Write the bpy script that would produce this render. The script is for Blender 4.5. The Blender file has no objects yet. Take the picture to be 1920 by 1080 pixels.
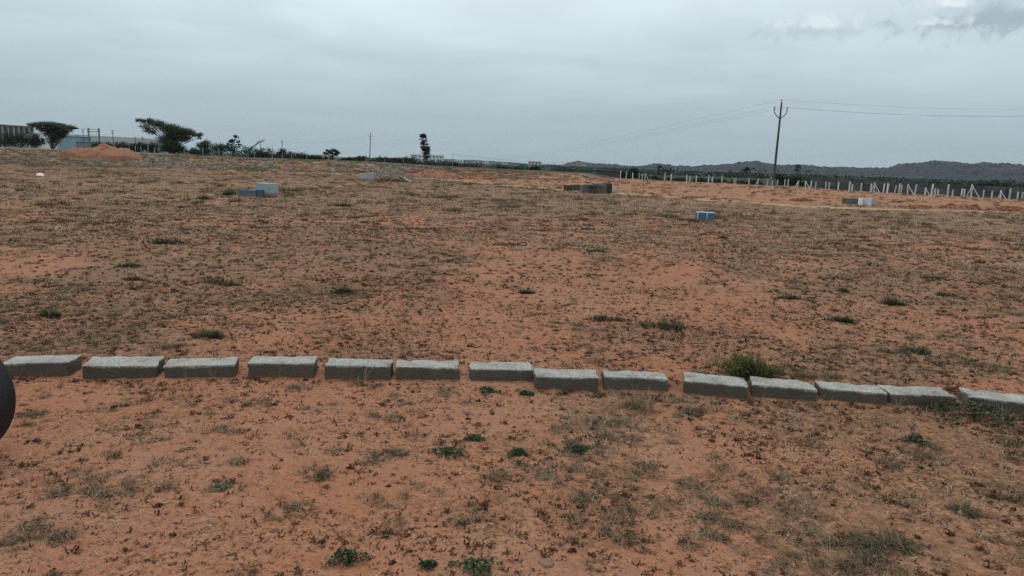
import bpy, math, random
import numpy as np
from mathutils import Vector, Matrix

random.seed(7)
rng = np.random.default_rng(11)
R = math.radians
scene = bpy.context.scene
COL = scene.collection

# ------------------------------------------------------------------ camera
CAM_H = 1.6
F_PX = 1387.0                       # focal length in pixels of the 1920 px wide photograph
PITCH, ROLL = R(9.74), R(2.0)
_r0 = np.array([1.0, 0, 0]); _u0 = np.array([0, math.sin(PITCH), math.cos(PITCH)])
CF = np.array([0, math.cos(PITCH), -math.sin(PITCH)])
CR = _r0 * math.cos(ROLL) + _u0 * math.sin(ROLL)
CU = -_r0 * math.sin(ROLL) + _u0 * math.cos(ROLL)
CAM = np.array([0, 0, CAM_H])
cam_data = bpy.data.cameras.new("camera")
cam_data.sensor_width = 36.0
cam_data.lens = 36.0 * F_PX / 1920.0
cam_data.clip_start = 0.05
cam_data.clip_end = 12000
cam = bpy.data.objects.new("camera", cam_data)
COL.objects.link(cam)
m = Matrix.Identity(4)
for i in range(3):
    m[i][0], m[i][1], m[i][2], m[i][3] = CR[i], CU[i], -CF[i], CAM[i]
cam.matrix_world = m
scene.camera = cam

def ray(px, py):
    d = CF * F_PX + CR * (px - 960.0) + CU * (540.0 - py)
    return d / np.linalg.norm(d)

def at(px, py, Y):
    d = ray(px, py)
    return CAM + d * (Y / d[1])

# ------------------------------------------------------------------ world, sun, exposure
SUN_EL, SUN_AZ = R(58), R(-18)      # azimuth measured from +Y towards +X
world = bpy.data.worlds.new("World")
scene.world = world
world.use_nodes = True
wt = world.node_tree
wt.nodes.clear()

class NT:
    """short-hands for wiring nodes"""
    def __init__(s, tree): s.t = tree
    def n(s, kind, **kw):
        nd = s.t.nodes.new(kind)
        for k, v in kw.items():
            if k.startswith('i_'):
                nd.inputs[k[2:].replace('_', ' ')].default_value = v
            else:
                setattr(nd, k, v)
        return nd
    def l(s, a, b): s.t.links.new(a, b)
    def put(s, sock, v):
        if isinstance(v, bpy.types.NodeSocket): s.l(v, sock)
        else: sock.default_value = v
    def math(s, op, a, b=0.0, clamp=False):
        nd = s.t.nodes.new('ShaderNodeMath'); nd.operation = op; nd.use_clamp = clamp
        s.put(nd.inputs[0], a); s.put(nd.inputs[1], b)
        return nd.outputs[0]
    def vmath(s, op, a, b=None):
        nd = s.t.nodes.new('ShaderNodeVectorMath'); nd.operation = op
        s.put(nd.inputs[0], a)
        if b is not None: s.put(nd.inputs[1], b)
        return nd.outputs['Value'] if op in ('DOT_PRODUCT', 'LENGTH') else nd.outputs[0]
    def mix(s, fac, a, b, blend='MIX'):
        nd = s.t.nodes.new('ShaderNodeMix'); nd.data_type = 'RGBA'; nd.blend_type = blend
        s.put(nd.inputs[0], fac)
        s.put(nd.inputs[6], a if isinstance(a, bpy.types.NodeSocket) else (*a[:3], 1))
        s.put(nd.inputs[7], b if isinstance(b, bpy.types.NodeSocket) else (*b[:3], 1))
        return nd.outputs[2]
    def ramp(s, fac, stops, interp='LINEAR'):
        nd = s.t.nodes.new('ShaderNodeValToRGB'); cr = nd.color_ramp; cr.interpolation = interp
        while len(cr.elements) < len(stops): cr.elements.new(0.5)
        for e, (p, c) in zip(cr.elements, stops):
            e.position = p
            e.color = (c, c, c, 1) if not hasattr(c, '__len__') else (*c[:3], 1)
        s.put(nd.inputs[0], fac)
        return nd.outputs[0]
    def noise(s, vec, scale, detail=4, rough=0.55, dist=0.0):
        nd = s.t.nodes.new('ShaderNodeTexNoise')
        s.put(nd.inputs['Vector'], vec); nd.inputs['Scale'].default_value = scale
        nd.inputs['Detail'].default_value = detail; nd.inputs['Roughness'].default_value = rough
        nd.inputs['Distortion'].default_value = dist
        return nd.outputs[0]
    def remap(s, v, a, b, c=0.0, d=1.0, smooth=True):
        nd = s.t.nodes.new('ShaderNodeMapRange')
        if smooth: nd.interpolation_type = 'SMOOTHSTEP'
        s.put(nd.inputs[0], v)
        for k, x in zip((1, 2, 3, 4), (a, b, c, d)): nd.inputs[k].default_value = x
        return nd.outputs[0]

w = NT(wt)
tc = w.n('ShaderNodeTexCoord')
dirv = w.vmath('NORMALIZE', tc.outputs['Generated'])
sep = w.n('ShaderNodeSeparateXYZ'); w.l(dirv, sep.inputs[0])
zpos = w.math('MAXIMUM', sep.outputs[2], 0.0)
sky = w.n('ShaderNodeTexSky', sky_type='NISHITA')
sky.sun_disc = False
sky.sun_elevation = SUN_EL
sky.sun_rotation = SUN_AZ
sky.air_density = 1.0; sky.dust_density = 2.0
nish = w.vmath('SCALE', sky.outputs[0]); nish.node.inputs['Scale'].default_value = 0.10
grad = w.ramp(zpos, [(0.0, (.375, .475, .535)), (0.06, (.405, .510, .575)), (0.20, (.74, .86, .905)), (0.45, (.92, 1.02, 1.06)), (1.0, (1.08, 1.16, 1.19))])
# layered overcast: noise on a flat cloud deck seen in perspective
den = w.math('ADD', zpos, 0.10)
comb = w.n('ShaderNodeCombineXYZ')
w.l(w.math('DIVIDE', sep.outputs[0], den), comb.inputs[0])
w.l(w.math('DIVIDE', sep.outputs[1], den), comb.inputs[1])
deck = w.noise(comb.outputs[0], 0.55, 5, 0.5, 0.6)
deck2 = w.noise(comb.outputs[0], 1.7, 4, 0.5, 0.4)
var = w.math('ADD', w.remap(deck, 0.3, 0.7, -0.085, 0.085), w.remap(deck2, 0.3, 0.7, -0.035, 0.035))
ampl = w.remap(zpos, 0.02, 0.16, 0.25, 1.0)
fac = w.math('ADD', w.math('MULTIPLY', var, ampl), 1.0)
clouds = w.vmath('MULTIPLY', grad, fac)
skycol = w.mix(0.10, clouds, nish)
# the few separate cumulus puffs low in the sky to the right
def puff(col, px, py, wpx, hpx, tint, amount, seed):
    d = ray(px, py)
    rr = np.cross(d, [0, 0, 1]); rr /= np.linalg.norm(rr); uu = np.cross(rr, d)
    a = w.math('MULTIPLY', w.vmath('DOT_PRODUCT', dirv, tuple(rr)), F_PX / wpx)
    b = w.math('MULTIPLY', w.vmath('DOT_PRODUCT', dirv, tuple(uu)), F_PX / hpx)
    bb = w.math('ADD', w.math('MULTIPLY', w.math('MAXIMUM', b, 0.0), 1.0), w.math('MULTIPLY', w.math('MINIMUM', b, 0.0), 1.5))
    rad = w.math('SQRT', w.math('ADD', w.math('MULTIPLY', a, a), w.math('MULTIPLY', bb, bb)))
    off = w.vmath('ADD', dirv, (seed, seed * .7, 0))
    nz = w.noise(off, 34, 6, 0.65, 0.8)
    v = w.math('ADD', rad, w.math('MULTIPLY', w.math('SUBTRACT', nz, 0.5), 3.6))
    front = w.remap(w.vmath('DOT_PRODUCT', dirv, tuple(d)), 0.9, 0.95)
    msk = w.math('MULTIPLY', w.math('MULTIPLY', w.remap(v, 1.0, 0.1), amount), front)
    return w.mix(msk, col, tint)
skycol = puff(skycol, 1870, 30, 120, 55, (.34, .43, .50), .75, 1.3)
skycol = puff(skycol, 1840, 10, 90, 30, (.52, .62, .68), .6, 6.3)
skycol = puff(skycol, 1525, 62, 100, 20, (.46, .56, .61), .55, 2.1)
skycol = puff(skycol, 1525, 45, 85, 17, (.78, .88, .92), .7, 3.7)
skycol = puff(skycol, 1752, 43, 45, 10, (.78, .88, .92), .7, 4.4)
skycol = puff(skycol, 1788, 6, 28, 16, (.84, .92, .95), .8, 5.2)
bg = w.n('ShaderNodeBackground'); w.l(skycol, bg.inputs[0]); bg.inputs[1].default_value = 1.0
wo = w.n('ShaderNodeOutputWorld'); w.l(bg.outputs[0], wo.inputs[0])

sun_d = bpy.data.lights.new("sun", 'SUN')
sun_d.energy = 1.1
sun_d.angle = R(14)
sun_d.color = (1.0, .95, .88)
sun = bpy.data.objects.new("sun", sun_d)
COL.objects.link(sun)
sv = Vector((math.cos(SUN_EL) * math.sin(SUN_AZ), math.cos(SUN_EL) * math.cos(SUN_AZ), math.sin(SUN_EL)))
sun.rotation_euler = sv.to_track_quat('Z', 'Y').to_euler()
sun.location = (0, 0, 60)

scene.view_settings.view_transform = 'Standard'
scene.view_settings.look = 'None'
scene.view_settings.exposure = 0.0
scene.view_settings.gamma = 1.0
scene.view_settings.use_curve_mapping = False
scene.render.engine = 'CYCLES'
scene.cycles.max_bounces = 4
scene.cycles.volume_bounces = 0
scene.cycles.use_denoising = False

# ------------------------------------------------------------------ numeric noise and the lie of the land
def _hash(i, j, s):
    v = np.sin(i * 127.1 + j * 311.7 + s * 74.7) * 43758.5453
    return v - np.floor(v)
def vnoise(x, y, s=0):
    xi, yi = np.floor(x), np.floor(y); fx, fy = x - xi, y - yi
    fx = fx * fx * (3 - 2 * fx); fy = fy * fy * (3 - 2 * fy)
    a, b, c, d = _hash(xi, yi, s), _hash(xi + 1, yi, s), _hash(xi, yi + 1, s), _hash(xi + 1, yi + 1, s)
    return (a * (1 - fx) + b * fx) * (1 - fy) + (c * (1 - fx) + d * fx) * fy
def fbm(x, y, s=0, o=4, g=0.5):
    t = 0; amp = 1; tot = 0
    for k in range(o):
        t = t + amp * vnoise(x * 2 ** k + 13.7 * k, y * 2 ** k - 7.1 * k, s + k); tot += amp; amp *= g
    return t / tot
def S(v): v = np.clip(v, 0, 1); return v * v * (3 - 2 * v)

def flat_hit(px, py, z=0.0):
    d = ray(px, py)
    return CAM + d * ((z - CAM_H) / d[2])

FENCE_PX = [(1150, 334.5), (1209, 337.5), (1305, 342), (1353, 344), (1421, 348), (1477, 350.5), (1520, 353), (1592, 358.5),
            (1638, 361), (1685, 364), (1746, 367.5), (1820, 371), (1892, 375), (1960, 379), (2060, 386)]
FENCE = np.array([flat_hit(*p) for p in FENCE_PX])
F_T = FENCE[:, 0] / FENCE[:, 1]
def fence_depth(t): return np.interp(t, F_T, FENCE[:, 1])

def gz_large(x, y):
    x = np.asarray(x, float); y = np.asarray(y, float)
    ys = np.maximum(y, 1.0); t = x / ys
    pl = np.interp(t, [-3, -.7, -.46, -.35, -.26, -.19, -.115, 0, .07, 4], [.9, .95, .82, .62, .66, .64, .34, .08, 0, 0])
    z = pl * S((y - 66) / 30)
    far = S((y - 135) / 90)
    z = z * (1 - far) - far * (1.2 + 4.0 * S((y - 200) / 400))
    drop = S((t - .09) / .05) * S((y - fence_depth(t) - 1.5) / 5.0) * (1 - far)
    z = z - 0.9 * drop
    return z
def gz(x, y):
    r = np.hypot(x, y)
    rough = np.clip((r - 60) / 20, 0, 1)
    z = gz_large(x, y)
    z = z + (fbm(x / 3.1, y / 3.1, 3, 3) - .5) * .05
    z = z + (fbm(x / .55, y / .55, 5, 4) - .5) * .028 * np.clip(1.6 - r / 60, 0.3, 1)
    tb = x / np.maximum(y, 1)
    bank = S((y - 64) / 8) * (1 - S((y - 110) / 20)) * (1 - S((tb - .0) / .1))
    z = z + bank * ((fbm(x / 2.6, y / 2.6, 9, 3) - .5) * .34)
    return z

def hit(px, py):
    """where the ray of a photo pixel meets the land"""
    d = ray(px, py); tt = 2.0
    for _ in range(4000):
        p = CAM + d * tt
        h = p[2] - float(gz_large(p[0], p[1]))
        if h < 0.004: break
        tt += max(h * 2.0, 0.01)
        if tt > 3000: break
    return CAM + d * tt
def mpp(px, py, Y):
    return np.linalg.norm(at(px + 1, py, Y) - at(px, py, Y))

def bare_mask(x, y):
    """the scraped orange ground in front of the fence"""
    t = x / np.maximum(y, 1)
    lo = np.interp(t, [-.2, -.13, -.04, .1, .22, .39, .69], [70, 62, 51, 43, 39, 34, 36])
    n = (fbm(x / 6, y / 6, 21, 3) - .5)
    return S((y - lo - n * 5) / 3) * S((t + .17 + n * .1) / .08)
def track_mask(x, y):
    t = x / np.maximum(y, 1)
    yc = np.interp(t, [-1, -.69, -.25, -.13, -.04, .1, .22, .39, .69], [58, 59, 63, 61, 51, 43, 39, 34, 35.5])
    wd = np.interp(t, [-.7, -.2, .7], [2.4, 2.2, 1.1])
    n = (fbm(x / 3, y / 3, 27, 3) - .5) * 2
    return S(1.3 - np.abs(y - yc + n) / wd)
def cover_mask(x, y):
    """how much dry growth sits on the soil, 0..1"""
    c = fbm(x / 2.3, y / 3.0, 31, 4) * .6 + fbm(x / .75, y / .8, 41, 3) * .4
    r = np.hypot(x, y); t = x / np.maximum(y, 1)
    front = 1 - S((y - 5.2) / .6)
    bias = front * np.interp(t, [-.7, -.3, -.1, .1, .5], [-.10, -.07, .03, .05, .04]) + (1 - front) * .03
    bias = bias + .10 * S((y - 14) / 14)
    c = c + bias
    return S((c - .36) / .28)

# ------------------------------------------------------------------ mesh helpers
def mesh_obj(name, verts, faces, mat=None, parent=None, smooth=False):
    me = bpy.data.meshes.new(name)
    me.from_pydata([tuple(v) for v in verts], [], [tuple(f) for f in faces])
    me.update()
    if smooth:
        me.polygons.foreach_set('use_smooth', [True] * len(me.polygons))
    if mat: me.materials.append(mat)
    o = bpy.data.objects.new(name, me)
    COL.objects.link(o)
    if parent: o.parent = parent
    return o
def empty(name, loc=(0, 0, 0), rz=0.0):
    o = bpy.data.objects.new(name, None)
    COL.objects.link(o)
    o.location = tuple(float(v) for v in loc); o.rotation_euler = (0, 0, rz)
    o.empty_display_size = .2
    return o
def tag(o, label=None, cat=None, group=None, kind=None):
    for k, v in (('label', label), ('category', cat), ('group', group), ('kind', kind)):
        if v: o[k] = v
    return o
def linked(o, parent=None, loc=None, rot=None, scale=None):
    c = o.copy(); COL.objects.link(c); c.parent = parent
    if loc is not None: c.location = tuple(float(v) for v in loc)
    if rot is not None: c.rotation_euler = rot
    if scale is not None: c.scale = scale
    return c

class MB:
    def __init__(s): s.v = []; s.f = []
    def add(s, vs, fs):
        b = len(s.v); s.v += [tuple(map(float, v)) for v in vs]; s.f += [tuple(b + int(i) for i in f) for f in fs]
    def box(s, c, size, rot=None, bev=0.0, jit=0.0):
        hx, hy, hz = size[0] / 2, size[1] / 2, size[2] / 2
        if bev <= 0:
            vs = [(sx * hx, sy * hy, sz * hz) for sz in (-1, 1) for sy in (-1, 1) for sx in (-1, 1)]
            fs = [(0, 2, 3, 1), (4, 5, 7, 6), (0, 1, 5, 4), (2, 6, 7, 3), (0, 4, 6, 2), (1, 3, 7, 5)]
        else:
            vs, fs = bevel_box(hx, hy, hz, bev)
        out = []
        M = rot if rot is not None else Matrix.Identity(3)
        for v in vs:
            p = Vector(v)
            if jit: p = p + Vector((random.uniform(-jit, jit), random.uniform(-jit, jit), random.uniform(-jit, jit)))
            out.append(M @ p + Vector([float(q) for q in c]))
        s.add(out, fs)
    def tube(s, pts, rads, n=6, cap=True):
        pts = [Vector([float(q) for q in p]) for p in pts]
        rings = []
        for i, p in enumerate(pts):
            d = (pts[min(i + 1, len(pts) - 1)] - pts[max(i - 1, 0)])
            if d.length < 1e-9: d = Vector((0, 0, 1))
            d.normalize()
            a = d.cross(Vector((0, 0, 1)))
            if a.length < 1e-3: a = d.cross(Vector((0, 1, 0)))
            a.normalize(); b = d.cross(a)
            rings.append([p + (a * math.cos(k * math.tau / n) + b * math.sin(k * math.tau / n)) * rads[i] for k in range(n)])
        vs = [v for r in rings for v in r]
        fs = []
        for i in range(len(pts) - 1):
            for k in range(n):
                fs.append((i * n + k, i * n + (k + 1) % n, (i + 1) * n + (k + 1) % n, (i + 1) * n + k))
        if cap:
            fs.append(tuple(range(n)))
            fs.append(tuple((len(pts) - 1) * n + k for k in reversed(range(n))))
        s.add(vs, fs)
    def build(s, name, mat, parent=None, smooth=False):
        return mesh_obj(name, s.v, s.f, mat, parent, smooth)

def bevel_box(hx, hy, hz, b):
    """box with chamfered edges: 24 verts"""
    vs = []; idx = {}
    def V(p):
        if p not in idx: idx[p] = len(vs); vs.append(p)
        return idx[p]
    H = (hx, hy, hz); fs = []
    def pt(sg, ax):   # corner sg pushed in on all axes but ax
        return tuple(sg[k] * (H[k] if k == ax else H[k] - b) for k in range(3))
    for ax in range(3):
        u, v = (ax + 1) % 3, (ax + 2) % 3
        for sa in (-1, 1):
            q = []
            for su, s2 in ((-1, -1), (1, -1), (1, 1), (-1, 1)):
                sg = [0, 0, 0]; sg[ax] = sa; sg[u] = su; sg[v] = s2
                q.append(V(pt(sg, ax)))
            fs.append(tuple(q) if sa > 0 else tuple(reversed(q)))
    for ax in range(3):                     # edges along ax
        u, v = (ax + 1) % 3, (ax + 2) % 3
        for su in (-1, 1):
            for s2 in (-1, 1):
                a = [0, 0, 0]; a[u] = su; a[v] = s2
                lo = list(a); lo[ax] = -1; hi = list(a); hi[ax] = 1
                q = [V(pt(lo, u)), V(pt(hi, u)), V(pt(hi, v)), V(pt(lo, v))]
                fs.append(tuple(q) if su * s2 > 0 else tuple(reversed(q)))
    for sx in (-1, 1):
        for sy in (-1, 1):
            for sz in (-1, 1):
                q = [V(pt((sx, sy, sz), k)) for k in range(3)]
                fs.append(tuple(q) if sx * sy * sz > 0 else tuple(reversed(q)))
    return vs, fs

def rotz(a): return Matrix.Rotation(a, 3, 'Z')

def blades(base, az, lean, length, width, curl):
    """grass blades as two-step tapered strips (numpy, one row per blade)"""
    n = len(base)
    out = np.stack([np.cos(az), np.sin(az), np.zeros(n)], 1)
    side = np.stack([-np.sin(az), np.cos(az), np.zeros(n)], 1)
    up = np.array([0, 0, 1.0])
    d1 = out * np.sin(lean)[:, None] + up * np.cos(lean)[:, None]
    l2 = np.minimum(lean + curl, 1.9)
    d2 = out * np.sin(l2)[:, None] + up * np.cos(l2)[:, None]
    m1 = base + d1 * (length * .5)[:, None]
    tip = m1 + d2 * (length * .5)[:, None]
    wv = side * (width / 2)[:, None]
    vs = np.stack([base - wv, base + wv, m1 + wv * .8, m1 - wv * .8, tip], 1).reshape(-1, 3)
    i = np.arange(n) * 5
    fs = [(a, a + 1, a + 2, a + 3) for a in i] + [(a + 3, a + 2, a + 4) for a in i]
    return vs, fs

def leaf_quads(cent, size, flat=0.0, aspect=.5):
    """random small pointed leaves, one rhombus each"""
    n = len(cent)
    d = rng.normal(size=(n, 3)); d[:, 2] *= (1 - flat); d /= np.linalg.norm(d, axis=1)[:, None] + 1e-9
    e = rng.normal(size=(n, 3)); e[:, 2] *= (1 - flat)
    e -= d * (e * d).sum(1)[:, None]; e /= np.linalg.norm(e, axis=1)[:, None] + 1e-9
    sz = size * rng.uniform(.6, 1.3, n)
    a = cent - d * (sz / 2)[:, None]; b = cent + d * (sz / 2)[:, None]
    c = cent + e * (sz * aspect / 2)[:, None]; f = cent - e * (sz * aspect / 2)[:, None]
    vs = np.stack([a, c, b, f], 1).reshape(-1, 3)
    i = np.arange(n) * 4
    return vs, [(k, k + 1, k + 2, k + 3) for k in i]

# ------------------------------------------------------------------ materials
MATS = {}
def new_mat(name):
    mt = bpy.data.materials.new(name); mt.use_nodes = True
    t = mt.node_tree; t.nodes.clear()
    h = NT(t)
    p = h.n('ShaderNodeBsdfPrincipled'); o = h.n('ShaderNodeOutputMaterial')
    h.l(p.outputs[0], o.inputs[0])
    p.inputs['Roughness'].default_value = .9
    p.inputs['Specular IOR Level'].default_value = .2
    MATS[name] = mt
    return mt, h, p
def pos(h):
    return h.n('ShaderNodeNewGeometry').outputs['Position']
def objpos(h):
    return h.n('ShaderNodeTexCoord').outputs['Object']
def bump(h, p, height, strength=.4, dist=.02):
    b = h.n('ShaderNodeBump'); b.inputs['Strength'].default_value = strength; b.inputs['Distance'].default_value = dist
    h.l(height, b.inputs['Height']); h.l(b.outputs[0], p.inputs['Normal'])

def rough_mat(name, c1, c2, scale=3.0, fine=40.0, rough=.92, bs=.4, bd=.01, spec=.2, world=False):
    mt, h, p = new_mat(name)
    v = pos(h) if world else objpos(h)
    n1 = h.noise(v, scale, 5, .6); n2 = h.noise(v, fine, 3, .6)
    f = h.math('ADD', h.math('MULTIPLY', h.remap(n1, .3, .7), .65), h.math('MULTIPLY', n2, .35))
    col = h.mix(f, c1, c2)
    if not world:
        ob = h.n('ShaderNodeObjectInfo')
        col = h.vmath('SCALE', col); tone = col.node
        h.l(h.remap(ob.outputs['Random'], 0, 1, .72, 1.25, False), tone.inputs['Scale'])
    h.l(col, p.inputs['Base Color'])
    p.inputs['Roughness'].default_value = rough; p.inputs['Specular IOR Level'].default_value = spec
    bump(h, p, h.math('ADD', n1, h.math('MULTIPLY', n2, .6)), bs, bd)
    return mt

def plant_mat(name, cols, clump=2.0, transl=.25):
    """per-leaf and per-plant colour variation"""
    mt, h, p = new_mat(name)
    g = h.n('ShaderNodeNewGeometry')
    oi = h.n('ShaderNodeObjectInfo')
    nz = h.noise(g.outputs['Position'], clump, 3, .6)
    f = h.math('ADD', h.math('MULTIPLY', g.outputs['Random Per Island'], .72),
               h.math('ADD', h.math('MULTIPLY', oi.outputs['Random'], .16), h.math('MULTIPLY', h.remap(nz, .3, .7), .12)))
    k = len(cols)
    col = h.ramp(f, [(.08 + .84 * i / (k - 1), c) for i, c in enumerate(cols)])
    h.l(col, p.inputs['Base Color'])
    p.inputs['Roughness'].default_value = .75
    p.inputs['Specular IOR Level'].default_value = .15
    if transl:
        tr = h.n('ShaderNodeBsdfTranslucent'); h.l(col, tr.inputs[0])
        mx = h.n('ShaderNodeMixShader'); mx.inputs[0].default_value = transl
        out = [n for n in h.t.nodes if n.type == 'OUTPUT_MATERIAL'][0]
        h.l(p.outputs[0], mx.inputs[1]); h.l(tr.outputs[0], mx.inputs[2]); h.l(mx.outputs[0], out.inputs[0])
    return mt

# soil
def soil_nodes(h, v):
    big = h.remap(h.noise(v, .33, 4, .6), .35, .65)
    mid = h.remap(h.noise(v, 1.9, 5, .6, .4), .32, .68)
    fine = h.noise(v, 26, 5, .65)
    grit = h.noise(v, 130, 3, .6)
    c = h.mix(big, (.285, .121, .066), (.282, .153, .099))
    c = h.mix(h.math('MULTIPLY', mid, .7), c, (.285, .120, .067))
    c = h.mix(h.math('MULTIPLY', h.remap(fine, .42, .75), .40), c, (.35, .195, .115))
    c = h.mix(h.math('MULTIPLY', h.remap(fine, .5, .25), .55), c, (.15, .056, .026))
    c = h.mix(h.math('MULTIPLY', h.remap(grit, .62, .8), .5), c, (.40, .255, .165))
    c = h.mix(h.math('MULTIPLY', h.remap(grit, .40, .25), .5), c, (.11, .042, .02))
    hh = h.math('ADD', h.math('MULTIPLY', fine, .7), h.math('MULTIPLY', grit, .25))
    return c, hh, big, mid, fine
def attr(h, name):
    a = h.n('ShaderNodeAttribute'); a.attribute_name = name
    return a.outputs['Fac']
mt, h, p = new_mat('red_soil')
v = pos(h)
c, hh, big, mid, fine = soil_nodes(h, v)
cov = attr(h, 'cover'); bar = attr(h, 'bare'); trk = attr(h, 'track'); bnk = attr(h, 'bank'); dst = attr(h, 'far')
# stubble and plant litter lying on the soil
lit = h.noise(v, 9.5, 6, .75, .8)
lit2 = h.noise(v, 33, 4, .7, .5)
thr = h.math('MULTIPLY', cov, .16)
cr1 = h.noise(v, 46, 3, .75, .6); cr2 = h.noise(v, 21, 4, .8, .5)
dens = h.remap(h.noise(v, 1.3, 4, .65), .32, .66, -.035, .05)
nearw = h.remap(dst, .0, .8, 1.0, .35)
crumb = h.math('MULTIPLY', h.remap(h.math('ADD', h.math('ADD', cr1, dens), h.math('MULTIPLY', cov, .035)), .585, .635), h.math('MULTIPLY', nearw, .72))
c = h.mix(crumb, c, (.062, .026, .011))
crumb2 = h.math('MULTIPLY', h.remap(h.math('ADD', h.math('ADD', cr2, dens), h.math('MULTIPLY', cov, .05)), .60, .66), .8)
c = h.mix(crumb2, c, (.070, .032, .014))
fleck = h.math('MULTIPLY', h.remap(h.math('SUBTRACT', cr1, dens), .40, .35), h.math('ADD', h.math('MULTIPLY', cov, .35), .25))
c = h.mix(fleck, c, (.40, .27, .175))
mlit = h.math('MULTIPLY', h.remap(h.math('ADD', lit, thr), .56, .68), h.math('ADD', h.math('MULTIPLY', cov, .55), .12))
c = h.mix(mlit, c, (.105, .060, .030))
mstr = h.math('MULTIPLY', h.remap(h.math('ADD', lit2, thr), .62, .76), h.math('MULTIPLY', cov, .5))
c = h.mix(mstr, c, (.24, .165, .105))
# dry growth too fine to see as plants further off
fgr = h.remap(h.noise(v, 4.2, 6, .75, .6), .38, .60)
c = h.mix(h.math('MULTIPLY', h.math('MULTIPLY', dst, fgr), h.math('ADD', h.math('MULTIPLY', cov, .25), .40)), c, (.285, .185, .118))
c = h.mix(h.math('MULTIPLY', bnk, h.remap(h.noise(v, .8, 5, .7), .35, .6, .25, .9)), c, (.19, .150, .105))
cb = h.mix(h.remap(h.noise(v, .5, 5, .7, .8), .35, .65), (.30, .132, .070), (.25, .138, .082))
cb = h.mix(h.remap(h.noise(v, 2.2, 5, .7), .52, .70, 0, .6), cb, (.22, .125, .07))
c = h.mix(h.math('MULTIPLY', bar, .85), c, cb)
c = h.mix(h.math('MULTIPLY', trk, h.remap(h.noise(v, 1.6, 5, .7), .35, .6, .15, .85)), c, (.40, .26, .165))
farland = attr(h, 'beyond')
c = h.mix(farland, c, h.mix(h.remap(h.noise(v, .06, 5, .7), .35, .65), (.016, .024, .018), (.034, .040, .027)))
h.l(c, p.inputs['Base Color'])
p.inputs['Roughness'].default_value = .95; p.inputs['Specular IOR Level'].default_value = .12
bump(h, p, h.math('ADD', hh, h.math('MULTIPLY', h.noise(v, 7, 4, .6), .8)), .75, .018)

mt, h, p = new_mat('loose_soil')
v = pos(h)
n1 = h.noise(v, .9, 5, .65, .5); n2 = h.noise(v, 6, 5, .7); n3 = h.noise(v, 30, 3, .6)
c = h.mix(h.remap(n1, .3, .7), (.285, .125, .072), (.24, .122, .076))
c = h.mix(h.remap(n2, .52, .7, 0, .7), c, (.16, .065, .04))
c = h.mix(h.remap(n2, .40, .28, 0, .5), c, (.36, .21, .14))
h.l(c, p.inputs['Base Color']); bump(h, p, h.math('ADD', n2, h.math('MULTIPLY', n3, .4)), .8, .08)

rough_mat('clod_red', (.17, .07, .042), (.34, .155, .09), 1.5, 9, bs=.6, bd=.05, world=True)
rough_mat('rubble_grey', (.085, .068, .050), (.21, .175, .14), 1.6, 9, bs=.6, bd=.05, world=True)
rough_mat('pebble', (.15, .08, .052), (.28, .17, .12), 12, 80)
rough_mat('white_stone', (.62, .60, .56), (.78, .77, .74), 5, 30)
rough_mat('grey_block', (.085, .082, .078), (.185, .18, .17), 5, 40)
rough_mat('mossy_block', (.055, .052, .032), (.12, .108, .065), 5, 40)
rough_mat('pale_block', (.30, .32, .315), (.44, .46, .45), 4, 40)
rough_mat('mid_block', (.24, .255, .245), (.36, .375, .36), 4, 40)
rough_mat('post_white', (.42, .415, .40), (.60, .60, .585), 3, 30)
rough_mat('post_grey', (.17, .165, .15), (.28, .27, .25), 3, 30)
rough_mat('cap_black', (.015, .015, .016), (.04, .04, .042), 3, 30)
rough_mat('wall_panel', (.060, .058, .060), (.105, .100, .098), .8, 12)
rough_mat('pole_dark', (.030, .032, .034), (.075, .078, .08), 3, 30)
rough_mat('pole_grey', (.13, .135, .135), (.22, .225, .22), 3, 30)
rough_mat('insulator', (.30, .29, .28), (.55, .54, .52), 3, 30, rough=.4, spec=.5)
rough_mat('wire', (.09, .095, .10), (.14, .145, .15), 3, 30, rough=.6)
rough_mat('bark', (.055, .042, .032), (.13, .10, .075), 2, 14, bs=.8, bd=.05)
rough_mat('dead_wood', (.16, .12, .085), (.36, .30, .23), 3, 20)
rough_mat('plank', (.38, .33, .27), (.55, .49, .41), 3, 30)
rough_mat('painted_white', (.60, .62, .62), (.74, .76, .76), .6, 8, bs=.1)
rough_mat('dark_glass', (.018, .024, .028), (.04, .05, .055), .6, 8, rough=.25, spec=.5, bs=.02)
rough_mat('roof_sheet', (.10, .115, .122), (.15, .168, .175), .5, 6, bs=.1)
rough_mat('teal_wall', (.20, .32, .35), (.27, .40, .43), .5, 6, bs=.1)
rough_mat('town_wall', (.28, .27, .25), (.42, .40, .37), .05, 1.5, bs=.05)
rough_mat('shed_dark', (.045, .05, .05), (.085, .09, .09), .8, 10, bs=.2)
rough_mat('steel_grey', (.12, .14, .15), (.22, .24, .25), 2, 20)
rough_mat('rubber', (.006, .007, .008), (.014, .015, .016), 9, 90, rough=.6, spec=.35, bs=.15, bd=.004)
rough_mat('rim_metal', (.10, .105, .11), (.19, .195, .20), 5, 60, rough=.35, spec=.5, bs=.05)
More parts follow.
